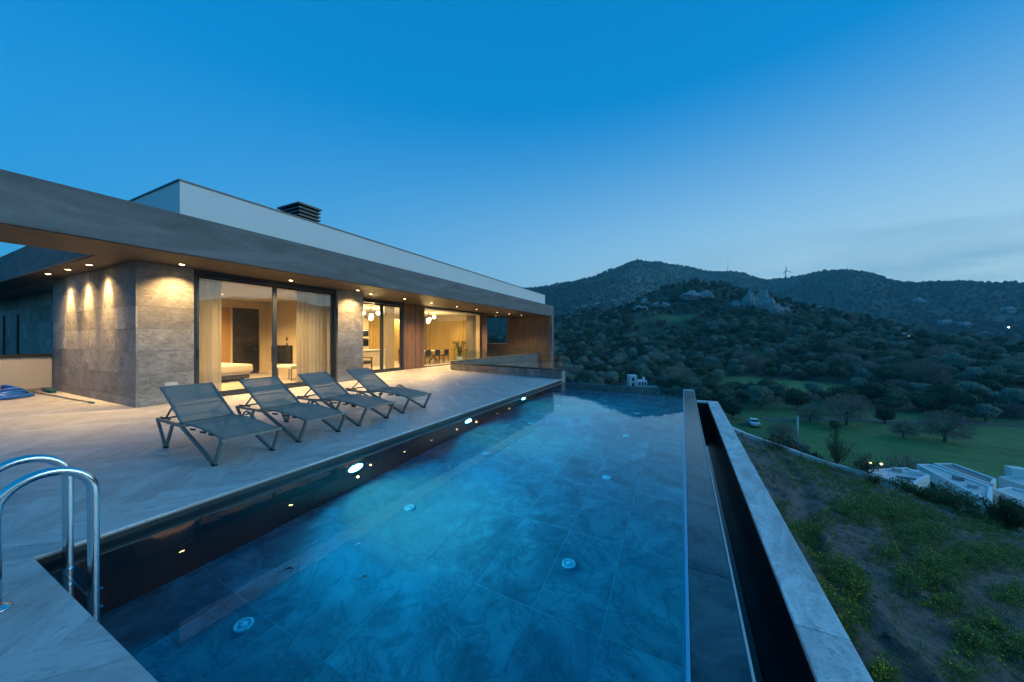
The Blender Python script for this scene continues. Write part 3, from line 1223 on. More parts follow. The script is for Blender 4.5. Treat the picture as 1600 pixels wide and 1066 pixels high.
mb.box(0.304, 0.527, PAR_Y - 0.215, PAR_Y + 0.012, -0.032, 0.0, bev=0.004)
mb.build('coping_slab', 'coping_stone', ch)
mb = MB()
mb.add([(0.312, PY0 - 0.3, -0.52), (0.535, PY0 - 0.3, -0.52), (0.535, PAR_Y - 0.21, -0.52), (0.312, PAR_Y - 0.21, -0.52)], [(0, 1, 2, 3)])
struct(mb.build('channel_water', 'channel_water'))

# ================================================================== HOUSE
WX, W2X, SY, ZS = -10.62, -11.95, 3.12, 3.2
house = thing('villa', (-13, 3.1, 0), 'flat-roofed modern villa with grey fascia, stone walls and lit glass doors', 'house')


def part(name, mat, *boxes, parent=None, bev=0.0, smooth=False):
    mb = MB()
    for b in boxes:
        mb.box(*b, bev=bev)
    return mb.build(name, mat, parent or house, smooth)


rows = [0.004, 0.21, 0.71, 1.21, 1.71, 2.21, 2.71, 3.185]


def slabs(parent, axis, plane, cuts, out, z=rows, th=0.03):
    """cladding slabs on a wall; axis 'x': wall runs along x at y=plane, 'y': along y at x=plane"""
    g_ = 0.0018
    for i in range(len(cuts) - 1):
        for j in range(len(z) - 1):
            a, b = cuts[i] + g_, cuts[i + 1] - g_
            t_ = th + random.uniform(-0.0012, 0.0012)
            mb = MB()
            if axis == 'x':
                mb.box(a, b, min(plane, plane + out * t_), max(plane, plane + out * t_), z[j] + g_, z[j + 1] - g_)
            else:
                mb.box(min(plane, plane + out * t_), max(plane, plane + out * t_), a, b, z[j] + g_, z[j + 1] - g_)
            mb.build('stone_slab', 'stone_slab', parent)


sw = part('side_wall', 'grout', (-16.4, WX, SY, SY + 0.28, 0, ZS - 0.01))
slabs(sw, 'x', SY, [-16.4, -15.2, -13.45, -11.75, WX + 0.03], -1)
p1 = part('stone_pier', 'grout', (WX - 0.28, WX, SY + 0.28, 4.08, 0, ZS - 0.01))
slabs(p1, 'y', WX, [SY, 4.08], 1)
p2 = part('stone_pier', 'grout', (W2X - 0.1, WX, 7.97, 8.98, 0, ZS - 0.01))
slabs(p2, 'y', WX, [7.97, 8.99], 1)
slabs(p2, 'x', 8.98, [W2X - 0.1, WX + 0.03], 1)
# far wing behind the terrace wall
wg = part('wing_wall', 'grout', (-29, -16.403, 3.75, 4.0, -1.5, ZS - 0.01))
slabs(wg, 'x', 3.75, [-29, -27.5, -25.6, -24.2, -22.8, -21.4, -20, -18.6, -17.2, -16.4], -1, [-1.4, -0.3, 0.3, 0.9, 1.5, 2.1, 2.7, 3.18])
for x in (-26.7, -24.4):
    wd = part('slot_window', 'frame_metal', (x - 0.17, x + 0.17, 3.69, 3.712, 0.6, 2.5))
    part('pane', 'dark_pane', (x - 0.12, x + 0.12, 3.678, 3.689, 0.65, 2.45), parent=wd)
sw2 = part('side_wall_return', 'stone_slab', (-16.42, -16.403, 3.12, 3.715, 0, 3.18))

# roof
rf = part('roof', 'grey_render', (-29.2, -10.702, 2.5, 25.35, 3.206, 3.95))
part('fascia_beam', 'grey_render', (-10.7, -8.95, -5.0, 25.4, 3.2, 3.98), parent=rf)
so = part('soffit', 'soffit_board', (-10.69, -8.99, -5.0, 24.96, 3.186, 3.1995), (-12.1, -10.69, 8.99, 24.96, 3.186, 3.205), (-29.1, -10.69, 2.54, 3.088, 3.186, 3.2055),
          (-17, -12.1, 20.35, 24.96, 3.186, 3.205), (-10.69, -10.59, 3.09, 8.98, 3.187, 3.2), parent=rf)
part('upper_wall', 'white_render', (-18.5, -9.6, 3.46, 25.2, 3.951, 4.86), parent=rf)
part('metal_cap', 'cap_metal', (-18.55, -9.575, 3.435, 25.225, 4.862, 4.892), parent=rf)
# chimney
cx0, cx1, cy0, cy1 = -13.1, -11.9, 7.45, 8.25
cp = part('chimney', 'chimney_metal', (cx0 + 0.1, cx1 - 0.1, cy0 + 0.1, cy1 - 0.1, 4.86, 6.16))
for k in range(9):
    z = 5.0 + k * 0.13
    part('louvre', 'chimney_metal', (cx0, cx1, cy0, cy1, z, z + 0.055), parent=cp)
part('chimney_cap', 'chimney_metal', (cx0 - 0.03, cx1 + 0.03, cy0 - 0.03, cy1 + 0.03, 6.17, 6.23), parent=cp)

# end wall of the loggia
part('end_wall', 'grey_render', (-12.8, -8.952, 25.0, 25.38, -4, 3.199), (-17, -12.8, 25.0, 25.38, -4, 1.07))
ew = part('wood_lining', 'wood_panel', (-12.8, -9.16, 24.985, 24.998, -0.3, 3.185))
for k in range(8):
    x = -12.8 + k * 0.455
    part('wood_board', 'wood_panel', (x + 0.003, x + 0.452, 24.965, 24.984, 0, 3.183), parent=ew)
part('window_ledge', 'cream_render', (-17, -12.82, 24.96, 24.998, 1.05, 1.11))
part('low_lining', 'wood_panel', (-17, -12.82, 24.97, 24.997, 0, 1.045))
lw = part('loggia_window', 'frame_metal', (-16.9, -12.81, 25.1, 25.16, 1.112, 1.15))
for x in (-16.9, -12.87):
    part('window_post', 'frame_metal', (x, x + 0.06, 25.1, 25.16, 1.152, 3.19), parent=lw)
part('pane', 'rail_glass', (-16.84, -12.87, 25.12, 25.132, 1.152, 3.19), parent=lw)

# inner rooms
part('bedroom_wall', 'plaster', (-16.6, -16.4, 3.4, 8.88, 0.0, 3.1), (-16.4, WX - 0.28, 3.4, 3.45, 0, 3.1), (-16.4, W2X - 0.12, 8.80, 8.88, 0, 3.1))
part('bedroom_ceiling', 'ceiling_plaster', (-16.4, -10.95, 3.45, 8.80, 3.06, 3.16))
part('bedroom_floor', 'indoor_floor_stone', (-16.4, -10.84, 3.45, 7.97, -0.1, 0.012), (-16.4, W2X - 0.1, 7.97, 8.8, -0.1, 0.0125))
part('living_wall', 'plaster', (-17.6, -17.4, 8.9, 20.3, 0, 3.1), (-17.4, W2X - 0.12, 8.9, 9.0, 0, 3.1), (-17.4, W2X - 0.2, 20.2, 20.34, 0, 3.18))
part('living_ceiling', 'ceiling_plaster', (-17.4, W2X - 0.16, 9.0, 20.2, 3.06, 3.16))
part('living_floor', 'indoor_floor_stone', (-17.4, W2X - 0.10, 9.0, 20.2, -0.1, 0.012))

FR = 'frame_metal'
# bedroom sliding door
X0 = WX - 0.19
d1 = part('sliding_door', FR, (X0, X0 + 0.15, 4.082, 7.968, 3.05, 3.184), (X0, X0 + 0.15, 4.082, 7.968, 0.0, 0.06), (X0, X0 + 0.15, 4.082, 4.15, 0.06, 3.05), (X0, X0 + 0.15, 7.89, 7.968, 0.06, 3.05))
part('sash', FR, (X0 + 0.085, X0 + 0.125, 4.152, 4.22, 0.065, 3.045), (X0 + 0.085, X0 + 0.125, 5.92, 6.00, 0.065, 3.045), (X0 + 0.085, X0 + 0.125, 4.22, 5.92, 0.065, 0.14), (X0 + 0.085, X0 + 0.125, 4.22, 5.92, 2.99, 3.045), parent=d1)
part('sash', FR, (X0 + 0.03, X0 + 0.07, 5.985, 6.07, 0.065, 3.045), (X0 + 0.03, X0 + 0.07, 7.81, 7.888, 0.065, 3.045), (X0 + 0.03, X0 + 0.07, 6.07, 7.81, 0.065, 0.14), (X0 + 0.03, X0 + 0.07, 6.07, 7.81, 2.99, 3.045), parent=d1)
part('pane', 'window_glass', (X0 + 0.10, X0 + 0.112, 4.22, 5.92, 0.14, 2.99), parent=d1)
part('pane', 'window_glass', (X0 + 0.045, X0 + 0.057, 6.07, 7.81, 0.14, 2.99), parent=d1)
part('handle', 'dark_metal', (X0 + 0.125, X0 + 0.15, 5.95, 5.975, 1.0, 1.25), parent=d1)
part('handle', 'dark_metal', (X0 + 0.126, X0 + 0.15, 4.175, 4.2, 1.0, 1.25), parent=d1)
# living room glazed door
X1 = W2X - 0.13
d2 = part('glazed_door', FR, (X1, X1 + 0.15, 9.01, 12.5, 3.04, 3.184), (X1, X1 + 0.15, 9.01, 12.5, 0, 0.06), (X1, X1 + 0.15, 9.01, 9.1, 0.06, 3.04), (X1, X1 + 0.15, 12.38, 12.5, 0.06, 3.04))
for a, b in ((9.1, 10.1), (10.1, 11.2), (11.2, 12.38)):
    sh = part('sash', FR, (X1 + 0.05, X1 + 0.11, a + 0.003, a + 0.075, 0.065, 3.03), (X1 + 0.05, X1 + 0.11, b - 0.075, b - 0.003, 0.065, 3.03), (X1 + 0.05, X1 + 0.11, a + 0.075, b - 0.075, 0.065, 0.14), (X1 + 0.05, X1 + 0.11, a + 0.075, b - 0.075, 2.95, 3.03), parent=d2)
    part('pane', 'window_glass', (X1 + 0.075, X1 + 0.087, a + 0.075, b - 0.075, 0.14, 2.95), parent=d2)
part('handle', 'dark_metal', (X1 + 0.11, X1 + 0.17, 12.25, 12.27, 1.03, 1.06), (X1 + 0.15, X1 + 0.17, 12.12, 12.25, 1.03, 1.06), parent=d2)
# wood slat cladding
wc = part('wood_cladding', 'walnut', (W2X - 0.12, W2X - 0.03, 12.502, 14.0, 0, 3.18))
n = 19
for k in range(n):
    y = 12.515 + k * (1.48 / n)
    part('wood_slat', 'wood_slat', (W2X - 0.03, W2X + random.uniform(0.004, 0.012), y, y + 1.48 / n - 0.018, 0.01, 3.18), parent=wc)
# living room picture window
pw = part('picture_window', FR, (X1, X1 + 0.12, 14.002, 19.7, 3.12, 3.184), (X1, X1 + 0.12, 14.002, 19.7, 0, 0.04), (X1, X1 + 0.1, 19.66, 19.7, 0.04, 3.12))
part('pane', 'window_glass', (X1 + 0.06, X1 + 0.075, 14.005, 19.66, 0.04, 3.12), parent=pw)
wj = part('wood_jamb', 'walnut', (W2X - 0.2, W2X - 0.03, 19.702, 20.34, 0, 3.18))
for k in range(7):
    y = 19.71 + k * 0.089
    part('wood_slat', 'wood_slat', (W2X - 0.03, W2X + 0.01, y, y + 0.075, 0.01, 3.18), parent=wj)
part('loggia_side_wall', 'wood_panel', (-17.4, W2X - 0.031, 20.34, 20.37, 0, 3.18))
part('wall_vent', 'coping_stone', (WX + 0.0305, WX + 0.045, 3.55, 3.78, 0.42, 0.49))

# low rendered terrace wall on the left
tw = thing('terrace_wall', (-16.5, 0, 0), 'low cream rendered terrace wall with dark cap at far left', 'wall')
part('wall_body', 'cream_render', (-16.62, -16.45, -5, 3.08, -1.5, 0.965), parent=tw)
part('wall_cap', 'dark_metal', (-16.66, -16.41, -5, 3.08, 0.967, 1.06), parent=tw)
part('tile_skirting', 'stone_slab', (-16.45, -16.435, -5, 3.08, 0.0, 0.09), parent=tw)

# light well plinth with glass balustrade
A, B = Vector((-9.93, D_END(-9.93), 0)), Vector((-4.02, D_END(-4.02), 0))
pl = thing('balustrade_plinth', (-7, 13, 0), 'low grey stone plinth at the far end of the deck', 'wall')
u = (B - A).normalized()
nrm = Vector((-u.y, u.x, 0))


def wall_piece(mb, a, b, thick, z0, z1, off=0.0):
    q = [a + nrm * off, b + nrm * off, b + nrm * (off + thick), a + nrm * (off + thick)]
    mb.prism([(p.x, p.y) for p in q], z0, z1)


mb = MB()
wall_piece(mb, A, B, 0.24, -3.5, 0.30, 0.02)
mb.build('plinth_core', 'grout', pl)
for k in range(6):
    a, b = A.lerp(B, k / 6) + u * 0.002, A.lerp(B, (k + 1) / 6) - u * 0.002
    mb = MB()
    wall_piece(mb, a, b, 0.02, 0.003, 0.30, -0.001)
    mb.build('stone_slab', 'stone_slab', pl)
mb = MB()
wall_piece(mb, A - u * 0.02, B + u * 0.02, 0.29, 0.302, 0.345, -0.02)
mb.build('plinth_cap', 'dark_metal', pl)
mb = MB()
mb.box(-10.17, -9.95, D_END(-9.95) + 0.28, 24.9, -3.5, 0.36)
mb.build('side_plinth', 'grey_render', pl)
mb = MB()
mb.box(-10.2, -9.93, D_END(-9.95) + 0.27, 24.9, 0.362, 0.395)
mb.build('side_cap', 'cap_metal', pl)
gb = thing('glass_balustrade', (-7, 13, 0.35), 'clear frameless glass balustrade standing on the plinth', 'balustrade')
for k in range(4):
    a, b = A.lerp(B, k / 4) + u * 0.01, A.lerp(B, (k + 1) / 4) - u * 0.01
    mb = MB()
    wall_piece(mb, a, b, 0.014, 0.346, 0.90, 0.12)
    mb.build('glass_pane', 'rail_glass', gb)
for k in range(4):
    y0 = D_END(-9.95) + 0.4 + k * 2.8
    mb = MB()
    mb.box(-10.075, -10.061, y0, y0 + 2.78, 0.396, 0.90)
    mb.build('glass_pane', 'rail_glass', gb)
# courtyard floor in the light well
mb = MB()
mb.box(-9.94, -4.2, 12.8, 25, -3.6, -3.45)
struct(mb.build('court_floor', 'coping_stone'))


# ---------------------------------------------------------------- downlights
def downlight(x, y, z, label, group, power=34, angle=95, tilt=(0, 0), lens='downlight_lens', rad=0.05, spill=0):
    th = thing('downlight', (x, y, z), label, 'lamp', group)
    mb = MB()
    mb.lathe([(rad + 0.012, 0.0), (rad + 0.012, -0.006), (rad, -0.007), (rad - 0.002, -0.001)], (x, y, z), 18)
    mb.build('trim_ring', 'downlight_trim', th, smooth=False)
    mb = MB()
    mb.lathe([(rad - 0.003, -0.0035), (0.001, -0.0045)], (x, y, z), 18)
    mb.build('lens', lens, th)
    spot('beam', (x, y, z - 0.03), (x + tilt[0], y + tilt[1], z - 1.0), power, angle, WARM, 0.85, 0.03, th)
    if spill:
        spot('spill', (x, y, z - 0.03), (x, y - 0.15, z - 1.0), spill, 135, WARM, 1.0, 0.03, th)
    return th


ZL = 3.185
G1, G2, G3 = 'downlights along the eaves', 'downlights washing the side wall', 'downlights in the bedroom ceiling'
for i, (x, y) in enumerate(((-14.85, 2.72), (-13.47, 2.76), (-12.17, 2.80))):
    downlight(x, y, ZL, ['leftmost of three recessed downlights washing the stone side wall', 'middle one of three recessed downlights washing the stone side wall', 'right one of three recessed downlights washing the stone side wall'][i], G2, 460, 54, (0, 0.38), spill=230)
eave = [(-10.22, 3.72, 'recessed downlight above the stone corner pier'), (-10.2, 6.15, 'recessed downlight above the bedroom sliding door'), (-10.2, 8.45, 'recessed downlight above the narrow stone pier between the doors'),
        (-10.62, 9.38, 'recessed downlight above the left leaf of the living room door'), (-10.65, 11.2, 'recessed downlight above the right leaf of the living room door'), (-10.68, 13.0, 'recessed downlight above the wood slat panel'),
        (-10.72, 15.1, 'recessed downlight above the left end of the picture window'), (-10.7, 17.0, 'recessed downlight above the middle of the picture window'), (-10.68, 19.5, 'recessed downlight above the right end of the picture window'),
        (-10.7, 21.2, 'recessed downlight beside the loggia opening'), (-10.55, 22.9, 'last recessed downlight before the loggia end wall'), (-12.3, 22.2, 'recessed downlight deep inside the loggia')]
for x, y, lab in eave:
    downlight(x, y, ZL, lab, G1, 400 if y < 9 else 330, 120)

# ---------------------------------------------------------------- bedroom
for i, (x, y) in enumerate(((-12.2, 5.0), (-14.2, 5.4), (-14.6, 6.4), (-12.4, 6.9))):
    downlight(x, y, 3.06, ['ceiling downlight behind the left bedroom curtain', 'ceiling downlight above the bed', 'ceiling downlight in front of the dark bedroom door', 'ceiling downlight beside the bedroom door stile'][i], G3, 500, 150, lens='indoor_lens')


def curtain(name, axis, plane, a, b, z0, z1, mat, label, folds=None, amp=0.045):
    L = b - a
    folds = folds or max(3, int(L / 0.13))
    n_ = folds * 8
    vs, fs = [], []
    for k in range(n_ + 1):
        s_ = a + L * k / n_
        o_ = amp * math.sin(2 * math.pi * folds * k / n_ + 0.5 * math.sin(k * 0.31)) * (0.75 + 0.25 * math.sin(k * 0.13))
        for zz, q in ((z0, 1.15), ((z0 + z1) / 2, 1.0), (z1, 0.75)):
            for tk in (0, 0.004):
                vs.append((plane + o_ * q + tk, s_, zz) if axis == 'y' else (s_, plane + o_ * q + tk, zz))
    for k in range(n_):
        for m_ in range(2):
            for tk in (0, 1):
                i0 = k * 6 + m_ * 2 + tk
                fs.append((i0, i0 + 6, i0 + 8, i0 + 2))
    mb = MB()
    mb.add(vs, fs)
    th = thing(name, (plane if axis == 'y' else a, a if axis == 'y' else plane, z0), label, 'curtain')
    mb.build('drape', mat, th, smooth=True)
    mb = MB()
    if axis == 'y':
        mb.box(plane - 0.02, plane + 0.02, a, b, z1 + 0.005, z1 + 0.03)
    else:
        mb.box(a, b, plane - 0.02, plane + 0.02, z1 + 0.005, z1 + 0.03)
    mb.build('curtain_track', 'porcelain', th)
    return th


curtain('curtain', 'y', -11.08, 4.1, 4.85, 0.03, 3.02, 'sheer_curtain', 'pale sheer curtain at the left edge of the bedroom door')
curtain('curtain', 'y', -11.08, 6.85, 7.9, 0.03, 3.02, 'sheer_curtain', 'pale sheer curtain at the right edge of the bedroom door')
dd = part('bedroom_door', 'dark_door', (-16.395, -16.34, 7.55, 8.5, 0.015, 2.75))
part('handle', 'cap_metal', (-16.34, -16.28, 8.38, 8.41, 1.0, 1.05), (-16.30, -16.28, 8.25, 8.41, 1.0, 1.05), parent=dd)
part('wall_panel', 'pale_panel', (-16.395, -16.37, 4.2, 7.0, 0.02, 2.6))
part('door_trim', 'tan_panel', (-16.395, -16.355, 7.08, 7.46, 0.02, 2.75))
part('wall_switch', 'dark_metal', (-14.9, -14.82, 8.785, 8.799, 1.15, 1.3), (-14.9, -14.82, 8.785, 8.799, 1.4, 1.55))
bed = thing('bed', (-14.9, 5.9, 0.012), 'double bed with beige cover and pillow inside the bedroom', 'bed')
part('bed_base', 'dark_fabric', (-15.95, -13.85, 4.85, 6.9, 0.10, 0.22), parent=bed)
for x in (-15.8, -14.0):
    for y in (5.0, 6.75):
        part('leg', 'dark_metal', (x - 0.04, x + 0.04, y - 0.04, y + 0.04, 0.013, 0.10), parent=bed)
part('mattress', 'bed_linen', (-16.0, -13.8, 4.8, 6.95, 0.225, 0.56), parent=bed, bev=0.09)
part('cover', 'bed_linen', (-16.03, -13.77, 5.3, 6.99, 0.30, 0.585), parent=bed, bev=0.08)
part('headboard', 'dark_fabric', (-16.0, -13.8, 4.66, 4.79, 0.013, 1.05), parent=bed, bev=0.03)
part('pillow', 'pillow_linen', (-14.75, -13.95, 4.82, 5.25, 0.59, 0.74), parent=bed, bev=0.06)
part('pillow', 'pillow_linen', (-15.75, -14.95, 4.82, 5.25, 0.59, 0.74), parent=bed, bev=0.06)
tv = thing('television', (-15.15, 8.75, 0.5), 'flat dark television against the right bedroom wall', 'television')
part('screen', 'screen_black', (-15.8, -14.5, 8.70, 8.745, 0.50, 1.18), parent=tv)
part('bezel', 'dark_metal', (-15.83, -14.47, 8.745, 8.79, 0.47, 1.21), parent=tv)
stl = thing('bedroom_bench', (-12.5, 7.6, 0.012), 'upholstered bench on thin metal legs behind the sliding door', 'bench')
part('seat', 'pillow_linen', (-13.1, -12.2, 7.35, 7.85, 0.42, 0.56), parent=stl, bev=0.05)
for x in (-13.05, -12.25):
    for y in (7.4, 7.8):
        part('leg', 'dark_metal', (x - 0.012, x + 0.012, y - 0.012, y + 0.012, 0.013, 0.43), parent=stl)
part('side_bar', 'dark_metal', (-12.262, -12.238, 7.788, 7.812, 0.43, 0.80), parent=stl)

# ---------------------------------------------------------------- living room
for i, (x, y) in enumerate(((-13.4, 10.2), (-15.4, 11.0), (-13.4, 12.0), (-15.6, 14.8), (-16.75, 17.2), (-13.3, 14.9), (-13.3, 18.6))):
    downlight(x, y, 3.06, ['ceiling downlight near the living room armchair', 'ceiling downlight above the kitchen island', 'ceiling downlight inside the right leaf of the glazed door', 'ceiling downlight by the tall kitchen cabinets',
                           'ceiling downlight close to the gold curtain', 'ceiling downlight at the left end of the dining room', 'ceiling downlight above the house plant'][i], 'downlights in the living room ceiling', 300, 150, lens='indoor_lens')
curtain('curtain', 'y', -17.15, 14.8, 20.1, 0.03, 2.75, 'gold_curtain', 'wide gold curtain across the back of the dining room', 22, 0.15)
curtain('curtain', 'x', 19.98, -16.9, -12.9, 0.03, 2.75, 'gold_curtain', 'gold curtain on the end wall of the dining room', 16, 0.15)
curtain('curtain', 'y', -12.4, 18.5, 19.6, 0.03, 3.0, 'sheer_curtain', 'grey gathered curtain at the right end of the picture window', 8, 0.06)
curtain('curtain', 'y', -12.4, 11.75, 12.35, 0.03, 3.0, 'sheer_curtain', 'gathered curtain beside the living room door handle', 5, 0.05)
kt = thing('kitchen_cabinet', (-17, 12.5, 0), 'tall pale kitchen cabinets with two built-in black ovens', 'cabinet')
for k in range(6):
    y = 10.2 + k * 0.75
    part('cabinet_front', 'kitchen_front', (-17.38, -16.8, y + 0.003, y + 0.747, 0.1, 2.7), parent=kt)
part('cabinet_plinth', 'dark_metal', (-17.38, -16.85, 10.2, 14.7, 0.013, 0.1), parent=kt)
for z0, z1 in ((1.05, 1.50), (1.62, 2.05)):
    ov = part('oven', 'oven_glass', (-16.8, -16.775, 14.0, 14.66, z0, z1), parent=kt)
    part('handle', 'chrome', (-16.775, -16.74, 14.06, 14.6, z1 - 0.09, z1 - 0.07), parent=ov)
isl = thing('kitchen_island', (-15, 12.6, 0), 'pale kitchen island with a thin dark worktop', 'island')
part('body', 'kitchen_front', (-15.5, -14.7, 11.6, 14.0, 0.013, 0.86), parent=isl)
part('worktop', 'porcelain', (-15.55, -14.65, 11.55, 14.05, 0.862, 0.90), parent=isl)
part('tap', 'dark_metal', (-15.3, -15.27, 12.6, 12.63, 0.902, 1.2), (-15.27, -15.1, 12.6, 12.63, 1.17, 1.2), parent=isl)

ac = thing('armchair', (-13.1, 10.9, 0.012), 'dark brown leather armchair with wooden legs behind the glazed door', 'armchair')
part('seat', 'brown_leather', (-13.45, -12.75, 10.5, 11.3, 0.34, 0.50), parent=ac, bev=0.04)
part('backrest', 'brown_leather', (-13.55, -13.40, 10.5, 11.3, 0.50, 1.0), parent=ac, bev=0.04)
for y in (10.44, 11.36):
    part('armrest', 'walnut', (-13.5, -12.75, y - 0.03, y + 0.03, 0.60, 0.64), parent=ac)
    for x in (-13.45, -12.8):
        part('leg', 'walnut', (x - 0.025, x + 0.025, y - 0.025, y + 0.025, 0.013, 0.60), parent=ac)

tb = thing('dining_table', (-14.0, 16.4, 0.012), 'long dining table inside the picture window', 'table')
part('tabletop', 'porcelain', (-14.5, -13.5, 15.1, 17.7, 0.72, 0.76), parent=tb)
for y in (15.6, 17.2):
    mb = MB()
    mb.bar((-14.35, y, 0.014), (-13.65, y, 0.71), 0.06)
    mb.bar((-13.65, y + 0.062, 0.014), (-14.35, y + 0.062, 0.71), 0.06)
    mb.build('trestle', 'walnut', tb)


def dining_chair(x, y, rz, label):
    th = thing('dining_chair', (x, y, 0.012), label, 'chair', 'chairs around the dining table')
    c, s_ = math.cos(rz), math.sin(rz)

    def pr(name, mat, x0, x1, y0, y1, z0, z1, bev=0.0):
        mb = MB()
        mb.box(x0, x1, y0, y1, z0, z1, bev=bev)
        mb.v = [(p[0] * c - p[1] * s_, p[0] * s_ + p[1] * c, p[2]) for p in mb.v]
        mb.build(name, mat, th, local=True)
    pr('seat', 'dark_fabric', -0.22, 0.22, -0.22, 0.22, 0.42, 0.48, 0.02)
    pr('backrest', 'dark_fabric', -0.24, -0.19, -0.21, 0.21, 0.50, 0.82, 0.015)
    for a in (-0.2, 0.2):
        for b in (-0.2, 0.2):
            pr('leg', 'walnut', a - 0.016, a + 0.016, b - 0.016, b + 0.016, 0.001, 0.42)


for k in range(3):
    ordn = ('left', 'middle', 'right')[k]
    dining_chair(-13.2, 15.5 + k * 0.85, math.pi, 'dark dining chair on the window side of the table, %s of three' % ordn)
    dining_chair(-14.8, 15.5 + k * 0.85, 0, 'dark dining chair on the curtain side of the table, %s of three' % ordn)
bw = thing('fruit_bowl', (-14.0, 16.1, 0.76), 'small wooden bowl on the dining table', 'bowl')
mb = MB()
mb.lathe([(0.06, 0.002), (0.17, 0.11), (0.165, 0.115), (0.05, 0.015), (0, 0.014)], (-14.0, 16.1, 0.76), 18)
mb.build('bowl_body', 'walnut', bw, smooth=True)


def globe_lamp(x, y, label):
    th = thing('globe_chandelier', (x, y, 3.06), label, 'chandelier', 'globe chandeliers')
    mb = MB()
    mb.lathe([(0.07, 0.0), (0.07, -0.03), (0.012, -0.032), (0.012, -0.30)], (x, y, 3.06), 14)
    mb.build('ceiling_rose', 'dark_metal', th)
    for k, (dx, dy, dz) in enumerate(((-0.25, -0.28, -0.26), (0.24, -0.2, -0.40), (-0.05, 0.02, -0.52), (0.22, 0.26, -0.24), (-0.24, 0.24, -0.42))):
        mb = MB()
        mb.tube([(x, y, 2.80), (x + dx, y + dy, 3.06 + dz + 0.1)], 0.008, 6)
        arm = mb.build('arm', 'dark_metal', th)
        mb = MB()
        mb.sphere((x + dx, y + dy, 3.06 + dz), 0.105, 16, 10)
        mb.build('globe', 'globe_glow', th, smooth=True)
    l = bpy.data.lights.new('glow', 'POINT')
    l.energy = 220
    l.color = WARM2
    l.shadow_soft_size = 0.15
    o = bpy.data.objects.new('glow', l)
    col.objects.link(o)
    o.parent = th
    o.location = (0, 0, -0.72)


globe_lamp(-14.4, 12.75, 'chandelier of glowing glass globes seen through the glazed door')
globe_lamp(-14.0, 16.75, 'chandelier of glowing glass globes above the dining table')


def leaf_shape(mb, p, d, up, L, W, fold=0.25, mi=0):
    d, up = d.normalized(), up
    side = d.cross(up)
    if side.length < 1e-3:
        side = d.orthogonal()
    side.normalize()
    n_ = side.cross(d)
    a, b, c = p, p + d * L * 0.5 + n_ * L * 0.06, p + d * L - n_ * L * 0.10
    l, r_ = b + side * W / 2 + n_ * W * fold, b - side * W / 2 + n_ * W * fold
    mb.add([a, l, c, r_, b], [(0, 4, 1), (4, 2, 1), (0, 3, 4), (4, 3, 2)], mi)


pp = thing('house_plant', (-12.65, 18.1, 0.012), 'broad-leaved green house plant in a pot inside the picture window', 'plant')
mb = MB()
mb.lathe([(0.15, 0.001), (0.21, 0.34), (0.19, 0.34), (0.18, 0.30), (0, 0.30)], (-12.65, 18.1, 0.012), 20)
mb.build('pot', 'coping_stone', pp, smooth=True)
mb, mb2 = MB(), MB()
for k in range(46):
    a = random.uniform(0, 6.28)
    h = random.uniform(0.4, 1.0)
    rr_ = random.uniform(0.05, 0.42)
    base = Vector((-12.65, 18.1, 0.31))
    tip = base + Vector((rr_ * math.cos(a) * 0.8, rr_ * math.sin(a), h))
    mb2.tube([base, (base + tip) / 2 + Vector((0, 0, 0.08)), tip], 0.006, 5)
    leaf_shape(mb, tip, Vector((math.cos(a), math.sin(a), random.uniform(-0.5, 0.5))), Vector((0, 0, 1)), random.uniform(0.2, 0.34), random.uniform(0.12, 0.2))
mb.build('leaves', 'houseplant_leaf', pp)
mb2.build('stems', 'houseplant_leaf', pp)

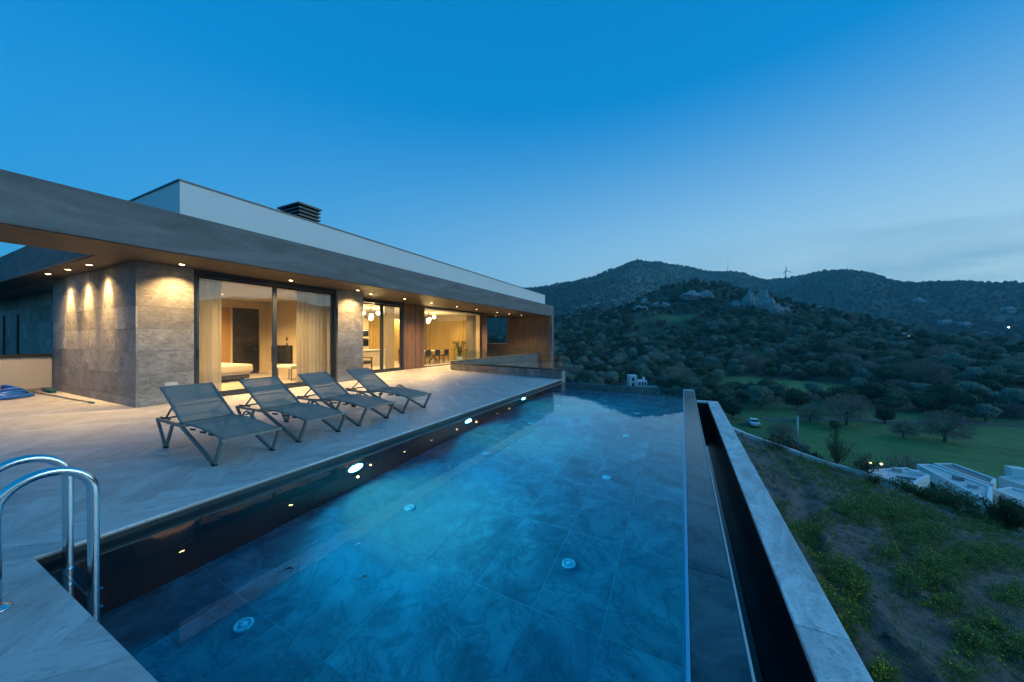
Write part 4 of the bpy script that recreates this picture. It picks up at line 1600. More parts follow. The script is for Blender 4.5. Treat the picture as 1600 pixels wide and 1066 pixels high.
# ================================================================== LOUNGERS
def make_lounger(loc, label, rz):
    th = thing('sun_lounger', loc, label, 'sun lounger', 'sun loungers on the deck')
    Wd = 0.315
    fm = 'lounger_frame'

    def B(mb, name, mat=fm, smooth=False, parent=th):
        return mb.build(name, mat, parent, smooth, local=True)

    for s_ in (-1, 1):
        y = s_ * Wd
        # front leg, a wide V
        mb = MB()
        mb.bar((0.755, y, 0.012), (0.925, y, 0.318), 0.026, 0.042, (1, 0, 0))
        mb.bar((0.735, y, 0.012), (-0.16, y, 0.352), 0.026, 0.042, (1, 0, 0))
        lg_ = B(mb, 'leg')
        mb = MB()
        mb.box(0.70, 0.79, y - 0.02, y + 0.02, 0.0, 0.022, bev=0.005)
        B(mb, 'rubber_foot', 'black_rubber', parent=lg_)
        # rear leg, a narrow V
        mb = MB()
        mb.bar((-0.68, y, 0.012), (-0.955, y, 0.352), 0.026, 0.042, (1, 0, 0))
        mb.bar((-0.655, y, 0.012), (-0.44, y, 0.352), 0.026, 0.042, (1, 0, 0))
        lg_ = B(mb, 'leg')
        mb = MB()
        mb.box(-0.715, -0.62, y - 0.02, y + 0.02, 0.0, 0.022, bev=0.005)
        B(mb, 'rubber_foot', 'black_rubber', parent=lg_)
    prof = [(-0.27, 0.372), (-0.1, 0.384), (0.1, 0.388), (0.3, 0.383), (0.5, 0.368), (0.68, 0.347), (0.82, 0.328), (0.94, 0.318)]
    # frame: rear rails, side rails, cross bars
    mb = MB()
    for s_ in (-1, 1):
        y = s_ * Wd
        mb.bar((-0.975, y, 0.357), (-0.14, y, 0.357), 0.026, 0.034, (0, 0, 1))
        mb.tube([(x, s_ * (Wd - 0.03), z) for x, z in prof], 0.013, 8)
    for x, z in ((-0.96, 0.356), (-0.45, 0.345), (-0.17, 0.345), (0.35, 0.335)):
        mb.bar((x, -Wd + 0.014, z), (x, Wd - 0.014, z), 0.022)
    mb.bar((0.935, -Wd - 0.012, 0.318), (0.935, Wd + 0.012, 0.318), 0.036, 0.026, (0, 0, 1))
    B(mb, 'frame')
    mb = MB()
    for x in (0.05, 0.33, 0.55):
        mb.bar((x, -Wd + 0.02, 0.338), (x + 0.12, -Wd + 0.02, 0.345), 0.016, 0.02)
    mb.bar((-0.95, -Wd + 0.03, 0.382), (-0.62, -Wd + 0.03, 0.386), 0.014, 0.018)
    mb.bar((-0.95, Wd - 0.03, 0.382), (-0.62, Wd - 0.03, 0.386), 0.014, 0.018)
    B(mb, 'adjuster_track', 'dark_metal')

    def sling(pts, sag):
        n_, m_ = len(pts), 9
        vs, fs = [], []
        for x, z in pts:
            for k in range(m_):
                q = k / (m_ - 1) * 2 - 1
                vs.append((x, q * (Wd - 0.03), z - sag * (1 - q * q)))
        for i in range(n_ - 1):
            for k in range(m_ - 1):
                a = i * m_ + k
                fs.append((a, a + m_, a + m_ + 1, a + 1))
        vs2 = [(x, y, z - 0.004) for x, y, z in vs]
        o_ = len(vs)
        fs2 = [tuple(i + o_ for i in reversed(f)) for f in fs]
        mb = MB()
        mb.add(vs + vs2, fs + fs2)
        return mb
    sub = []
    for i in range(len(prof) - 1):
        for k in range(3):
            q = k / 3
            sub.append((prof[i][0] * (1 - q) + prof[i + 1][0] * q, prof[i][1] * (1 - q) + prof[i + 1][1] * q + 0.014))
    sub.append((0.925, 0.334))
    B(sling(sub, 0.014), 'seat_sling', 'lounger_sling', True)
    # backrest
    bx0, bz0, bx1, bz1 = -0.25, 0.385, -0.925, 0.80
    mb = MB()
    for s_ in (-1, 1):
        mb.bar((bx0 + 0.03, s_ * (Wd - 0.028), bz0 - 0.01), (bx1, s_ * (Wd - 0.028), bz1), 0.022, 0.028, (0, 0, 1))
    mb.bar((bx1, -Wd + 0.018, bz1), (bx1, Wd - 0.018, bz1), 0.024)
    mb.bar((-0.56, -Wd + 0.03, 0.56), (-0.56, Wd - 0.03, 0.56), 0.018)
    B(mb, 'backrest_frame')
    bk = [(bx0 + (bx1 - bx0) * k / 14, bz0 + (bz1 - bz0) * k / 14 + 0.016 - 0.012 * math.sin(math.pi * k / 14)) for k in range(15)]
    B(sling(bk, 0.016), 'backrest_sling', 'lounger_sling', True)
    mb = MB()
    for s_ in (-1, 1):
        mb.bar((-0.545, s_ * (Wd - 0.03), 0.56), (-0.77, s_ * (Wd - 0.03), 0.385), 0.014, 0.022, (0, 1, 0))
    mb.bar((-0.77, -Wd + 0.03, 0.385), (-0.77, Wd - 0.03, 0.385), 0.016)
    B(mb, 'support_strut')
    # folded arm loop on the far side
    mb = MB()
    pts = [(-0.10, Wd + 0.025, 0.36), (-0.06, Wd + 0.035, 0.42), (0.0, Wd + 0.035, 0.447), (0.07, Wd + 0.035, 0.44), (0.20, Wd + 0.03, 0.385), (0.33, Wd + 0.025, 0.33)]
    mb.tube(pts, 0.013, 8)
    mb.tube([(p[0] + 0.045, p[1], p[2] - 0.03) for p in pts[1:]], 0.011, 8)
    B(mb, 'arm_loop', smooth=True)
    th.rotation_euler = (0, 0, rz)
    return th


L0 = make_lounger((-5.69, 2.44, 0.0005), 'grey mesh sun lounger nearest the pool ladder, leftmost of four', R(-2.0))
dup(L0, (-5.72, 3.44, 0.0005), 'grey mesh sun lounger second from the pool ladder', R(-1.0))
dup(L0, (-5.73, 4.45, 0.0005), 'grey mesh sun lounger third from the pool ladder', R(0.8))
dup(L0, (-5.78, 5.55, 0.0005), 'grey mesh sun lounger farthest from the pool ladder, rightmost of four', R(0.0))

# ================================================================== LADDER
ld = thing('pool_ladder', (-3.65, 0.6, 0), 'chrome pool ladder with two curved handrails at the near pool corner', 'ladder')
for x in (-3.40, -3.90):
    y0, y1 = 0.44, 0.80
    pts = [(x, y0, 0.005), (x, y0, 0.25), (x, y0, 0.50)]
    cy_, rr_ = (y0 + y1) / 2, (y1 - y0) / 2
    for k in range(1, 16):
        a = math.pi - math.pi * k / 16
        pts.append((x, cy_ + rr_ * math.cos(a), 0.52 + rr_ * math.sin(a)))
    pts += [(x, y1, 0.50), (x, y1, 0.0), (x, y1, -0.5), (x, y1, -0.95)]
    mb = MB()
    mb.tube(pts, 0.027, 16)
    mb.build('handrail', 'chrome', ld, smooth=True)
    mb = MB()
    mb.lathe([(0.065, 0.0012), (0.062, 0.010), (0.035, 0.022), (0.024, 0.024)], (x, y0, 0), 22)
    mb.build('base_flange', 'chrome', ld, smooth=True)
    mb = MB()
    mb.lathe([(0.010, 0.011), (0.010, 0.026), (0.0, 0.028)], (x + 0.045, y0 + 0.01, 0), 8)
    mb.build('bolt', 'chrome', ld)
for z in (-0.20, -0.46, -0.72):
    mb = MB()
    mb.box(-3.90, -3.40, 0.765, 0.845, z - 0.012, z + 0.012, bev=0.008)
    st = mb.build('step', 'chrome', ld)
    mb = MB()
    mb.box(-3.86, -3.44, 0.775, 0.835, z + 0.0125, z + 0.016)
    mb.build('tread', 'pool_wall_tile', st)

# ================================================================== POOL CLEANING GEAR
hs = thing('pool_hose', (-15.65, 2.05, 0), 'coiled blue pool vacuum hose lying on the deck at far left', 'hose')
mb = MB()
pts = []
for k in range(7 * 26):
    a = 2 * math.pi * k / 26
    lap = k / 26
    rr_ = 0.74 - 0.035 * lap + 0.05 * math.sin(a * 2 + lap)
    pts.append((-15.65 + rr_ * 1.15 * math.cos(a) + 0.05 * math.sin(lap * 2), 2.05 + rr_ * 0.72 * math.sin(a), 0.03 + 0.032 * lap * (0.6 + 0.4 * math.sin(a * 1.5 + 1) ** 2) + 0.012 * math.sin(a * 3)))
mb.tube(pts, 0.034, 8)
mb.build('hose_coil', 'blue_hose', hs, smooth=True)
mb = MB()
mb.tube([(-16.0 + 0.035 * k, 1.8 + 0.16 * math.sin(k * 0.35), 0.24 + 0.10 * math.sin(k * 0.28)) for k in range(14)], 0.02, 8)
mb.build('thin_hose', 'pale_hose', hs, smooth=True)
fl_ = thing('pool_float', (-15.35, 2.0, 0.26), 'yellow and orange chlorine float on the blue hose coil', 'float')
mb = MB()
mb.lathe([(0.0, 0.10), (0.08, 0.10), (0.10, 0.16), (0.055, 0.20), (0.03, 0.24), (0.0, 0.25)], (-15.35, 2.0, 0.16), 16)
mb.build('cap', 'yellow_plastic', fl_, smooth=True)
mb = MB()
mb.lathe([(0.05, 0.0), (0.095, 0.03), (0.10, 0.095), (0.0, 0.098)], (-15.35, 2.0, 0.16), 16)
mb.build('body', 'orange_plastic', fl_, smooth=True)
pb = thing('pool_brush', (-15.9, 2.92, 0), 'flat teal pool brush leaning at the foot of the terrace wall', 'brush')
mb = MB()
mb.box(-16.3, -15.45, 2.86, 2.98, 0.05, 0.10, bev=0.015)
mb.build('brush_back', 'teal_brush', pb)
mb = MB()
for k in range(26):
    mb.box(-16.28 + k * 0.032, -16.26 + k * 0.032, 2.88, 2.96, 0.0, 0.05)
mb.build('bristles', 'teal_brush', pb)
po = thing('telescopic_pole', (-14, 2.9, 0), 'long telescopic pole lying along the foot of the stone side wall', 'pole')
mb = MB()
mb.tube([(-16.2, 2.70, 0.022), (-13.2, 2.82, 0.022)], 0.019, 10)
mb.build('outer_tube', 'pole_metal', po, smooth=True)
mb = MB()
mb.tube([(-13.2, 2.82, 0.022), (-12.35, 2.855, 0.022)], 0.015, 10)
mb.build('inner_tube', 'pole_metal', po, smooth=True)
mb = MB()
mb.tube([(-12.45, 2.851, 0.022), (-12.15, 2.863, 0.022)], 0.021, 10)
mb.build('grip', 'teal_brush', po, smooth=True)

for i, (px, py, mat, lab) in enumerate(((441, 893, 'dead_leaf', 'brown dead leaf floating on the pool'), (556, 851, 'white_plastic', 'tiny pale petal floating on the pool'), (563, 904, 'dead_leaf', 'small curled dark leaf floating on the pool'))):
    p = at_z(px, py, WATER_Z + 0.004)
    th = thing('floating_leaf', p, lab, 'leaf')
    mb = MB()
    sz = (0.075, 0.035, 0.05)[i]
    leaf_shape(mb, p, Vector((0.6, 0.8, 0.06)), Vector((0, 0, 1)), sz, sz * 0.45, 0.2)
    mb.build('blade', mat, th)
    mb = MB()
    mb.tube([p, p + Vector((-0.6, -0.8, 0.1)) * sz * 0.4], 0.0015, 5)
    mb.build('stalk', mat, th)


# ================================================================== TREES
def rnd_dir(r_):
    z = r_.uniform(-1, 1)
    a = r_.uniform(0, 6.2832)
    s_ = math.sqrt(1 - z * z)
    return np.array([s_ * math.cos(a), s_ * math.sin(a), z])


def crown_mesh(seed, nq, lobes, flat=0.75, size=0.085, mat='olive_leaf', core=True):
    """many small leaf-clump faces over the lobes of a crown of unit radius standing on z=0"""
    r_ = np.random.default_rng(seed)
    cs = []
    for i in range(lobes):
        d = rnd_dir(r_)
        q = r_.uniform(0.25, 0.72)
        cs.append((np.array([d[0] * q, d[1] * q, 0.80 + d[2] * q * flat * 0.9]), r_.uniform(0.30, 0.50)))
    cs.append((np.array([0, 0, 0.78]), 0.58))
    vs, fs = [], []
    w = np.array([c[1] ** 2 for c in cs])
    w /= w.sum()
    for k in range(nq):
        c, rad = cs[r_.choice(len(cs), p=w)]
        d = rnd_dir(r_)
        p = c + d * rad * np.array([1, 1, flat]) * r_.uniform(0.82, 1.12)
        n_ = d + 0.75 * rnd_dir(r_)
        n_ /= np.linalg.norm(n_)
        t1 = np.cross(n_, rnd_dir(r_))
        t1 /= np.linalg.norm(t1) + 1e-9
        t2 = np.cross(n_, t1)
        s1, s2 = size * r_.uniform(0.6, 1.4), size * r_.uniform(0.35, 0.8)
        o_ = len(vs)
        vs += [tuple(p - t1 * s1), tuple(p + t2 * s2 * 0.8 + n_ * size * 0.2), tuple(p + t1 * s1), tuple(p - t2 * s2)]
        fs.append((o_, o_ + 1, o_ + 2, o_ + 3))
    mb = MB()
    mb.add(vs, fs)
    if core:
        for c, rad in cs:
            bm = bmesh.new()
            bmesh.ops.create_icosphere(bm, subdivisions=1, radius=1, matrix=Matrix.Translation(c) @ Matrix.Diagonal((rad * 0.80, rad * 0.80, rad * 0.80 * flat, 1)))
            for v_ in bm.verts:
                v_.co += Vector(rnd_dir(r_)) * rad * 0.1
            mb.bm(bm)
    me = bpy.data.meshes.new('crown')
    me.from_pydata(mb.v, [], mb.f)
    me.materials.append(MATS[mat])
    return me


def twig_mesh(seed, n1=26, mat='bare_twig', ht=1.5):
    """leafless crown: limbs forking into fine twigs"""
    r_ = np.random.default_rng(seed)
    mb = MB()

    def seg(p, d, L, rad, lvl):
        q = p + d * L
        mb.tube([tuple(p), tuple((p + q) / 2 + rnd_dir(r_) * L * 0.06), tuple(q)], [rad, rad * 0.8, rad * 0.55], 3, cap=False)
        if lvl == 0:
            return
        for _ in range((0, 5, 5, 4)[lvl]):
            nd = d + rnd_dir(r_) * 0.75 + np.array([0, 0, 0.12])
            nd /= np.linalg.norm(nd)
            b = p + d * L * r_.uniform(0.45, 1.0)
            seg(b, nd, L * r_.uniform(0.5, 0.75), rad * 0.55, lvl - 1)
    for k in range(7):
        a = k * 0.9 + r_.uniform(0, 0.5)
        d = np.array([math.cos(a) * 0.75, math.sin(a) * 0.75, r_.uniform(0.5, 1.1)])
        d /= np.linalg.norm(d)
        seg(np.array([0, 0, 0.38]), d, 0.5 * ht / 1.5, 0.018, 3)
    for k in range(3200):
        d = rnd_dir(r_)
        d[2] = max(d[2], -0.5)
        p = np.array([0, 0, 0.78]) + d * np.array([0.98, 0.98, 0.85]) * r_.uniform(0.2, 1.0) ** 0.5
        e = d + rnd_dir(r_) * 0.6
        e /= np.linalg.norm(e)
        w = np.cross(e, rnd_dir(r_)) * 0.014
        mb.add([p - w, p + w, p + e * r_.uniform(0.08, 0.2)], [(0, 1, 2)])
    me = bpy.data.meshes.new('crown')
    me.from_pydata(mb.v, [], mb.f)
    me.materials.append(MATS[mat])
    return me


def trunk_mesh(seed, h=0.75):
    r_ = random.Random(seed)
    mb = MB()
    lean = r_.uniform(-0.1, 0.1)
    mb.tube([(0, 0, -0.15), (lean * 0.4, 0.02, h * 0.4), (lean, 0.0, h)], [0.075, 0.055, 0.038], 7)
    for k in range(4):
        a = k * 1.57 + r_.uniform(-0.4, 0.4)
        mb.tube([(lean * 0.5, 0, h * 0.5), (lean + 0.2 * math.cos(a), 0.2 * math.sin(a), h * 0.85), (lean + 0.42 * math.cos(a), 0.42 * math.sin(a), h * 1.2)], [0.05, 0.035, 0.016], 5)
    me = bpy.data.meshes.new('trunk')
    me.from_pydata(mb.v, [], mb.f)
    me.materials.append(MATS['bark'])
    return me


crowns = [crown_mesh(100 + i, 1500, 9 + i % 4, (0.72, 0.85, 0.66, 0.78, 0.9)[i]) for i in range(5)]
twigs = [twig_mesh(200 + i) for i in range(2)]
trunks = [trunk_mesh(i) for i in range(3)]
small_crowns = [crown_mesh(300 + i, 150, 5, (0.7, 0.8)[i], 0.17, ('olive_leaf', 'scrub_leaf')[i]) for i in range(2)]


def tree(x, y, z, s_, k, label, group, bare=False, rz=0.0, hs_=1.0):
    o = thing('bare_tree' if bare else 'olive_tree', (x, y, z), label, 'tree', group)
    o.rotation_euler = (0, 0, rz)
    o.scale = (s_, s_, s_ * hs_)
    for nm, me in (('trunk', trunks[k % 3]), ('crown', twigs[k % 2] if bare else crowns[k % 5])):
        c = bpy.data.objects.new(nm, me)
        col.objects.link(c)
        c.parent = o
    return o


# trees one can point at on the valley floor: px, py of the foot, width in px
named = [(1322, 664, 62, 1, 'large leafless brown tree at the edge of the green field'), (1383, 662, 34, 0, 'small round dark evergreen at the far edge of the green field'),
         (1412, 684, 36, 1, 'pale leafless tree standing in the green field, left of the wide one'), (1476, 690, 62, 1, 'wide leafless tree in the middle of the green field'),
         (1222, 690, 40, 1, 'bare brown shrub tree just beyond the garden wall'), (1265, 660, 36, 1, 'grey leafless tree right of the light pole'),
         (1255, 712, 26, 0, 'small dark evergreen behind the garden wall'), (1452, 745, 30, 0, 'dark rounded shrub tree behind the white flat roofs'),
         (1395, 640, 44, 0, 'dark evergreen beyond the far edge of the field'), (1245, 640, 48, 0, 'big olive tree above the parked car'),
         (1145, 655, 42, 0, 'olive tree beyond the end of the parapet'), (1190, 640, 46, 0, 'olive tree directly behind the parked car'), (945, 606, 40, 0, 'rounded yellowish shrub tree left of the small white house'),
         (1060, 610, 50, 1, 'brownish leafless tree right of the small white house'), (1305, 672, 22, 0, 'small dark bush below the large leafless tree'), (1540, 660, 40, 0, 'dark olive tree at the right end of the field')]
taken = []
for i, (px, py, w_, bare, lab) in enumerate(named):
    p, t_ = hit_ground(px, py, 20)
    s_ = w_ * t_ / F_PX / 2
    tree(p.x, p.y, p.z, s_, i, lab, 'trees of the valley floor', bool(bare), i * 1.3, 0.95)
    taken.append((p.x, p.y, s_))

cand = []
for spacing, r0, r1 in ((5.6, 52, 230), (6.6, 230, 700)):
    lim = r1
    xs_ = np.arange(-lim * 0.62, lim * 0.72, spacing)
    ys_ = np.arange(25, lim, spacing)
    X, Y = np.meshgrid(xs_, ys_)
    X = X + rng.uniform(-0.48, 0.48, X.shape) * spacing
    Y = Y + rng.uniform(-0.48, 0.48, Y.shape) * spacing
    X, Y = X.ravel(), Y.ravel()
    rr_ = np.hypot(X, Y)
    az = np.degrees(np.arctan2(X, Y))
    ok = (rr_ > r0) & (rr_ <= r1) & (az > -36) & (az < 37)
    f_ = field_mask(X, Y)
    den = 0.90 - 1.05 * np.clip(f_ * 1.6, 0, 1) + 0.9 * fbm(X / 40, Y / 40, 4, 55)
    den = den - 0.5 * np.clip(fbm(X / 120, Y / 60, 5, 3) * 6 - 0.6, 0, 1) * (rr_ > 300)
    ok &= rng.random(len(X)) < np.clip(den, 0.02, 0.95)
    # keep roofs, road and car clear
    ok &= ~((X > 8) & (X < 40) & (Y < 56))
    for tx, ty, ts in taken:
        ok &= np.hypot(X - tx, Y - ty) > ts + 1.2
    hx, hy = hit_ground(1000, 606, 30)[0][:2]
    ok &= ~((np.abs(X - hx * 0.93) < 9) & (np.abs(Y - hy * 0.93) < 14))
    cxp, cyp = hit_ground(1179, 664, 30)[0][:2]
    ok &= ~((np.abs(X - cxp * 0.95) < 3.5) & (np.abs(Y - cyp * 0.95) < 8))
    for x, y in zip(X[ok], Y[ok]):
        cand.append((x, y))
cand = np.array(cand)
cz = ground_z(cand[:, 0], cand[:, 1])
cr = np.hypot(cand[:, 0], cand[:, 1])
csz = rng.uniform(1.8, 3.9, len(cand)) * np.where(rng.random(len(cand)) < 0.12, 1.35, 1.0) * (1 + 0.12 * sstep(200, 500, cr))
s_, c_ = math.sin(YAW), math.cos(YAW)
dep = -s_ * cand[:, 0] + c_ * cand[:, 1]
pxs = 800 + F_PX * (c_ * cand[:, 0] + s_ * cand[:, 1]) / dep
pys = HOR - F_PX * (cz + csz - CAM_H) / dep
# hidden by the villa, pool or plot?
limy = np.interp(pxs, [860, 880, 1085, 1130, 1160, 1380, 1600], [560, 598, 612, 655, 676, 748, 835])
vis = (pxs > 858) & (pxs < 1615) & (pys < limy)
order = np.argsort(-(csz / dep) * vis)
near_ids = [i for i in order[:262] if vis[i]]
ns = set(near_ids)
for n_, i in enumerate(near_ids):
    bare = rng.random() < 0.10
    zone = ('below the hill, left of the small white house' if pxs[i] < 980 else 'between the small white house and the end of the parapet' if pxs[i] < 1110 else
            'between the parapet and the light pole' if pxs[i] < 1247 else 'behind the large leafless tree of the field' if pxs[i] < 1390 else 'on the wooded ground at the far right')
    zone += ', high up' if pys[i] < 560 else ', low down' if pys[i] > 620 else ', halfway up'
    tree(cand[i, 0], cand[i, 1], cz[i], csz[i], n_, ('leafless brownish tree ' if bare else 'bushy olive tree ') + zone,
         ('leafless trees ' if bare else 'olive trees ') + zone, bare, rng.uniform(0, 6.28), rng.uniform(0.8, 1.15))
rest = [i for i in range(len(cand)) if i not in ns]
P = [(cand[i, 0], cand[i, 1], cz[i], csz[i], rng.uniform(0, 6.28), int(rng.integers(0, 5)) if cr[i] < 330 else 5 + int(rng.integers(0, 2))) for i in rest]
# scrub on the far slopes
spacing = 11.5
xs_, ys_ = np.arange(-1100, 1350, spacing), np.arange(520, 1950, spacing)
X, Y = np.meshgrid(xs_, ys_)
X = (X + rng.uniform(-0.5, 0.5, X.shape) * spacing).ravel()
Y = (Y + rng.uniform(-0.5, 0.5, Y.shape) * spacing).ravel()
rr_, az = np.hypot(X, Y), np.degrees(np.arctan2(X, Y))
ok = (rr_ > 700) & (rr_ < 1880) & (az > -34) & (az < 34)
ok &= rng.random(len(X)) < np.clip(0.82 + 1.5 * fbm(X / 130, Y / 130, 4, 66), 0.08, 0.97)
X, Y = X[ok], Y[ok]
Z = ground_z(X, Y)
for x, y, z in zip(X, Y, Z):
    P.append((x, y, z - 0.8, rng.uniform(3.0, 7.0), rng.uniform(0, 6.28), 6 if rng.random() < 0.93 else 5))


def instancer(name, pts, sources):
    """one object whose geometry nodes scatter the source crowns over points"""
    pts = np.array(pts)
    me = bpy.data.meshes.new(name)
    me.vertices.add(len(pts))
    me.vertices.foreach_set('co', pts[:, :3].astype(np.float32).ravel())
    for nm, tp, arr in (('sz', 'FLOAT', pts[:, 3]), ('rz', 'FLOAT', pts[:, 4]), ('kd', 'FLOAT', pts[:, 5])):
        a = me.attributes.new(nm, tp, 'POINT')
        a.data.foreach_set('value', arr.astype(np.float32))
    ob = bpy.data.objects.new(name, me)
    col.objects.link(ob)
    ng = bpy.data.node_groups.new(name, 'GeometryNodeTree')
    ng.interface.new_socket('Geometry', in_out='INPUT', socket_type='NodeSocketGeometry')
    ng.interface.new_socket('Geometry', in_out='OUTPUT', socket_type='NodeSocketGeometry')
    gi, go = ng.nodes.new('NodeGroupInput'), ng.nodes.new('NodeGroupOutput')
    jn = ng.nodes.new('GeometryNodeJoinGeometry')

    def attr(nm):
        n_ = ng.nodes.new('GeometryNodeInputNamedAttribute')
        n_.data_type = 'FLOAT'
        n_.inputs['Name'].default_value = nm
        return n_.outputs['Attribute']
    for k, src in enumerate(sources):
        oi = ng.nodes.new('GeometryNodeObjectInfo')
        oi.inputs['Object'].default_value = src
        oi.transform_space = 'ORIGINAL'
        cmp_ = ng.nodes.new('FunctionNodeCompare')
        cmp_.data_type = 'FLOAT'
        cmp_.operation = 'EQUAL'
        ng.links.new(attr('kd'), cmp_.inputs[0])
        cmp_.inputs[1].default_value = k
        cmp_.inputs['Epsilon'].default_value = 0.1
        ip = ng.nodes.new('GeometryNodeInstanceOnPoints')
        mp_ = ng.nodes.new('GeometryNodeMeshToPoints')
        ng.links.new(gi.outputs[0], mp_.inputs['Mesh'])
        ng.links.new(mp_.outputs[0], ip.inputs['Points'])
        ng.links.new(cmp_.outputs[0], ip.inputs['Selection'])
        ng.links.new(oi.outputs['Geometry'], ip.inputs['Instance'])
        cb = ng.nodes.new('ShaderNodeCombineXYZ')
        ng.links.new(attr('rz'), cb.inputs[2])
        ng.links.new(cb.outputs[0], ip.inputs['Rotation'])
        ng.links.new(attr('sz'), ip.inputs['Scale'])
        ng.links.new(ip.outputs[0], jn.inputs[0])
    ng.links.new(jn.outputs[0], go.inputs[0])
    md = ob.modifiers.new('scatter', 'NODES')
    md.node_group = ng
    return ob


# two far shrubs stand on the near hill crest and lend their crowns to the scatter
srcs = []
for k in range(5):
    srcs.append(next(c for o in bpy.data.objects if o.name.startswith('olive_tree') and o.parent is None for c in o.children if c.data == crowns[k]))
for k in range(2):
    p, t_ = hit_ground(1040 + 70 * k, 462, 60)
    sh = thing('hill_shrub', p, 'low dark shrub on the crest of the near hill, %s the rock towers' % ('far left of' if k == 0 else 'just left of'), 'shrub')
    sh.scale = (3, 3, 3)
    for nm, me in (('trunk', trunks[k]), ('crown', small_crowns[k])):
        c = bpy.data.objects.new(nm, me)
        col.objects.link(c)
        c.parent = sh
    srcs.append(c)
wood = instancer('woodland', P, srcs)
tag(wood, 'dense olive woodland and scrub covering the far hillsides', 'woodland', kind='stuff')

# ================================================================== PLOT VEGETATION
def plot_pt(px, py):
    d = ray(px, py)
    t_ = (CAM_H + 0.80) / (-d.z - 0.25 * d.x - 0.06 * d.y)
    x, y = d.x * t_, d.y * t_
    return x, y, float(plot_z(np.array([x]), np.array([y]))[0]), t_


patches = [  # px, py, half width, half height, plant height, count
    (1230, 700, 62, 10, 0.20, 260), (1290, 722, 70, 14, 0.24, 420), (1345, 752, 60, 14, 0.22, 260), (1400, 775, 46, 14, 0.22, 220),
    (1350, 795, 52, 18, 0.30, 420), (1420, 800, 50, 16, 0.30, 380), (1262, 822, 26, 16, 0.22, 180), (1262, 745, 40, 10, 0.18, 120), (1440, 835, 44, 16, 0.26, 260),
    (1310, 882, 26, 18, 0.18, 180), (1338, 905, 15, 22, 0.18, 140), (1455, 895, 46, 24, 0.24, 340), (1540, 868, 66, 20, 0.26, 460), (1585, 800, 42, 24, 0.34, 420),
    (1530, 815, 50, 18, 0.24, 260), (1532, 990, 30, 24, 0.22, 240), (1330, 940, 22, 26, 0.16, 170), (1384, 1052, 16, 14, 0.16, 90), (1480, 940, 30, 12, 0.18, 120),
    (1290, 930, 14, 24, 0.12, 80), (1315, 985, 22, 18, 0.14, 100), (1580, 930, 30, 16, 0.2, 120), (1395, 860, 34, 14, 0.18, 130), (1590, 1010, 24, 20, 0.16, 80),
    (1280, 860, 20, 16, 0.14, 90), (1216, 790, 16, 14, 0.14, 70), (1500, 1050, 30, 14, 0.14, 60)]
lv, lf, lm = [], [], []


def blade(p, d, L, w_, mi):
    sd = np.cross(d, [0, 0, 1.0])
    sd /= np.linalg.norm(sd) + 1e-9
    o_ = len(lv)
    mid = p + d * L * 0.55 + np.array([0, 0, L * 0.05])
    tip = p + d * L - np.array([0, 0, L * 0.22])
    lv.extend([p, mid + sd * w_, tip, mid - sd * w_])
    lf.append((o_, o_ + 1, o_ + 2, o_ + 3))
    lm.append(mi)


def weed(x, y, z, h, fl):
    p = np.array([x, y, z - 0.01])
    for _ in range(rng.integers(12, 20)):
        a = rng.uniform(0, 6.283)
        up = rng.uniform(0.35, 1.5)
        d = np.array([math.cos(a), math.sin(a), up])
        d /= np.linalg.norm(d)
        q = p + np.array([math.cos(a) * 0.02, math.sin(a) * 0.02, rng.uniform(0, h * 0.5)])
        blade(q, d, h * rng.uniform(0.3, 0.85), h * rng.uniform(0.022, 0.055), 0)
    for _ in range(fl):
        a = rng.uniform(0, 6.283)
        rr = rng.uniform(0, 0.4) * h
        top = p + np.array([math.cos(a) * rr, math.sin(a) * rr, h * rng.uniform(0.75, 1.25)])
        o_ = len(lv)
        lv.extend([p + np.array([0.002, 0, 0]), p + np.array([-0.002, 0, 0]), top])
        lf.append((o_, o_ + 1, o_ + 2))
        lm.append(0)
        s_ = rng.uniform(0.005, 0.010)
        for k in range(2):
            t1 = rnd_dir(rng) * s_
            t2 = np.cross(t1, rnd_dir(rng))
            t2 *= s_ / (np.linalg.norm(t2) + 1e-9)
            o_ = len(lv)
            lv.extend([top - t1, top + t2, top + t1, top - t2])
            lf.append((o_, o_ + 1, o_ + 2, o_ + 3))
            lm.append(1)


spots = []
for px, py, hw, hh, h, n_ in patches:
    n_ = int(n_ * 1.25)
    uv_ = np.clip(rng.normal(0, 0.78, (n_, 2)), -2.2, 2.2)
    for u_, v_ in uv_:
        d = ray(px + u_ * hw, py + v_ * hh + 6)
        t_ = (CAM_H + 0.80) / (-d.z - 0.25 * d.x - 0.06 * d.y)
        x, y = d.x * t_, d.y * t_
        if x < 0.8 or y > 16.3 or y < -1:
            continue
        fade = 0.95 - 0.36 * math.hypot(u_, v_)
        spots.append((x, y, h * max(0.22, fade) * rng.uniform(0.55, 1.1), int(rng.random() < 0.5) * int(rng.integers(1, 4))))
sx_, sy_ = rng.uniform(0.82, 12, 8000), rng.uniform(0, 16, 8000)
keep = fbm(sx_ / 1.3, sy_ / 1.3, 4, 88) > -0.03
for x, y in zip(sx_[keep], sy_[keep]):
    spots.append((x, y, rng.uniform(0.04, 0.13), int(rng.random() < 0.2)))
sp_ = np.array(spots)
sz_ = plot_z(sp_[:, 0], sp_[:, 1])
for (x, y, h, fl), z in zip(spots, sz_):
    weed(x, y, z, h, fl)
me = bpy.data.meshes.new('weeds')
me.from_pydata([tuple(v_) for v_ in lv], [], lf)
me.materials.append(MATS['weed_leaf'])
me.materials.append(MATS['yellow_petal'])
me.polygons.foreach_set('material_index', lm)
wd = bpy.data.objects.new('flowering_weeds', me)
col.objects.link(wd)
tag(wd, 'low green weeds with small yellow flowers on the dirt slope', 'weeds', kind='stuff')


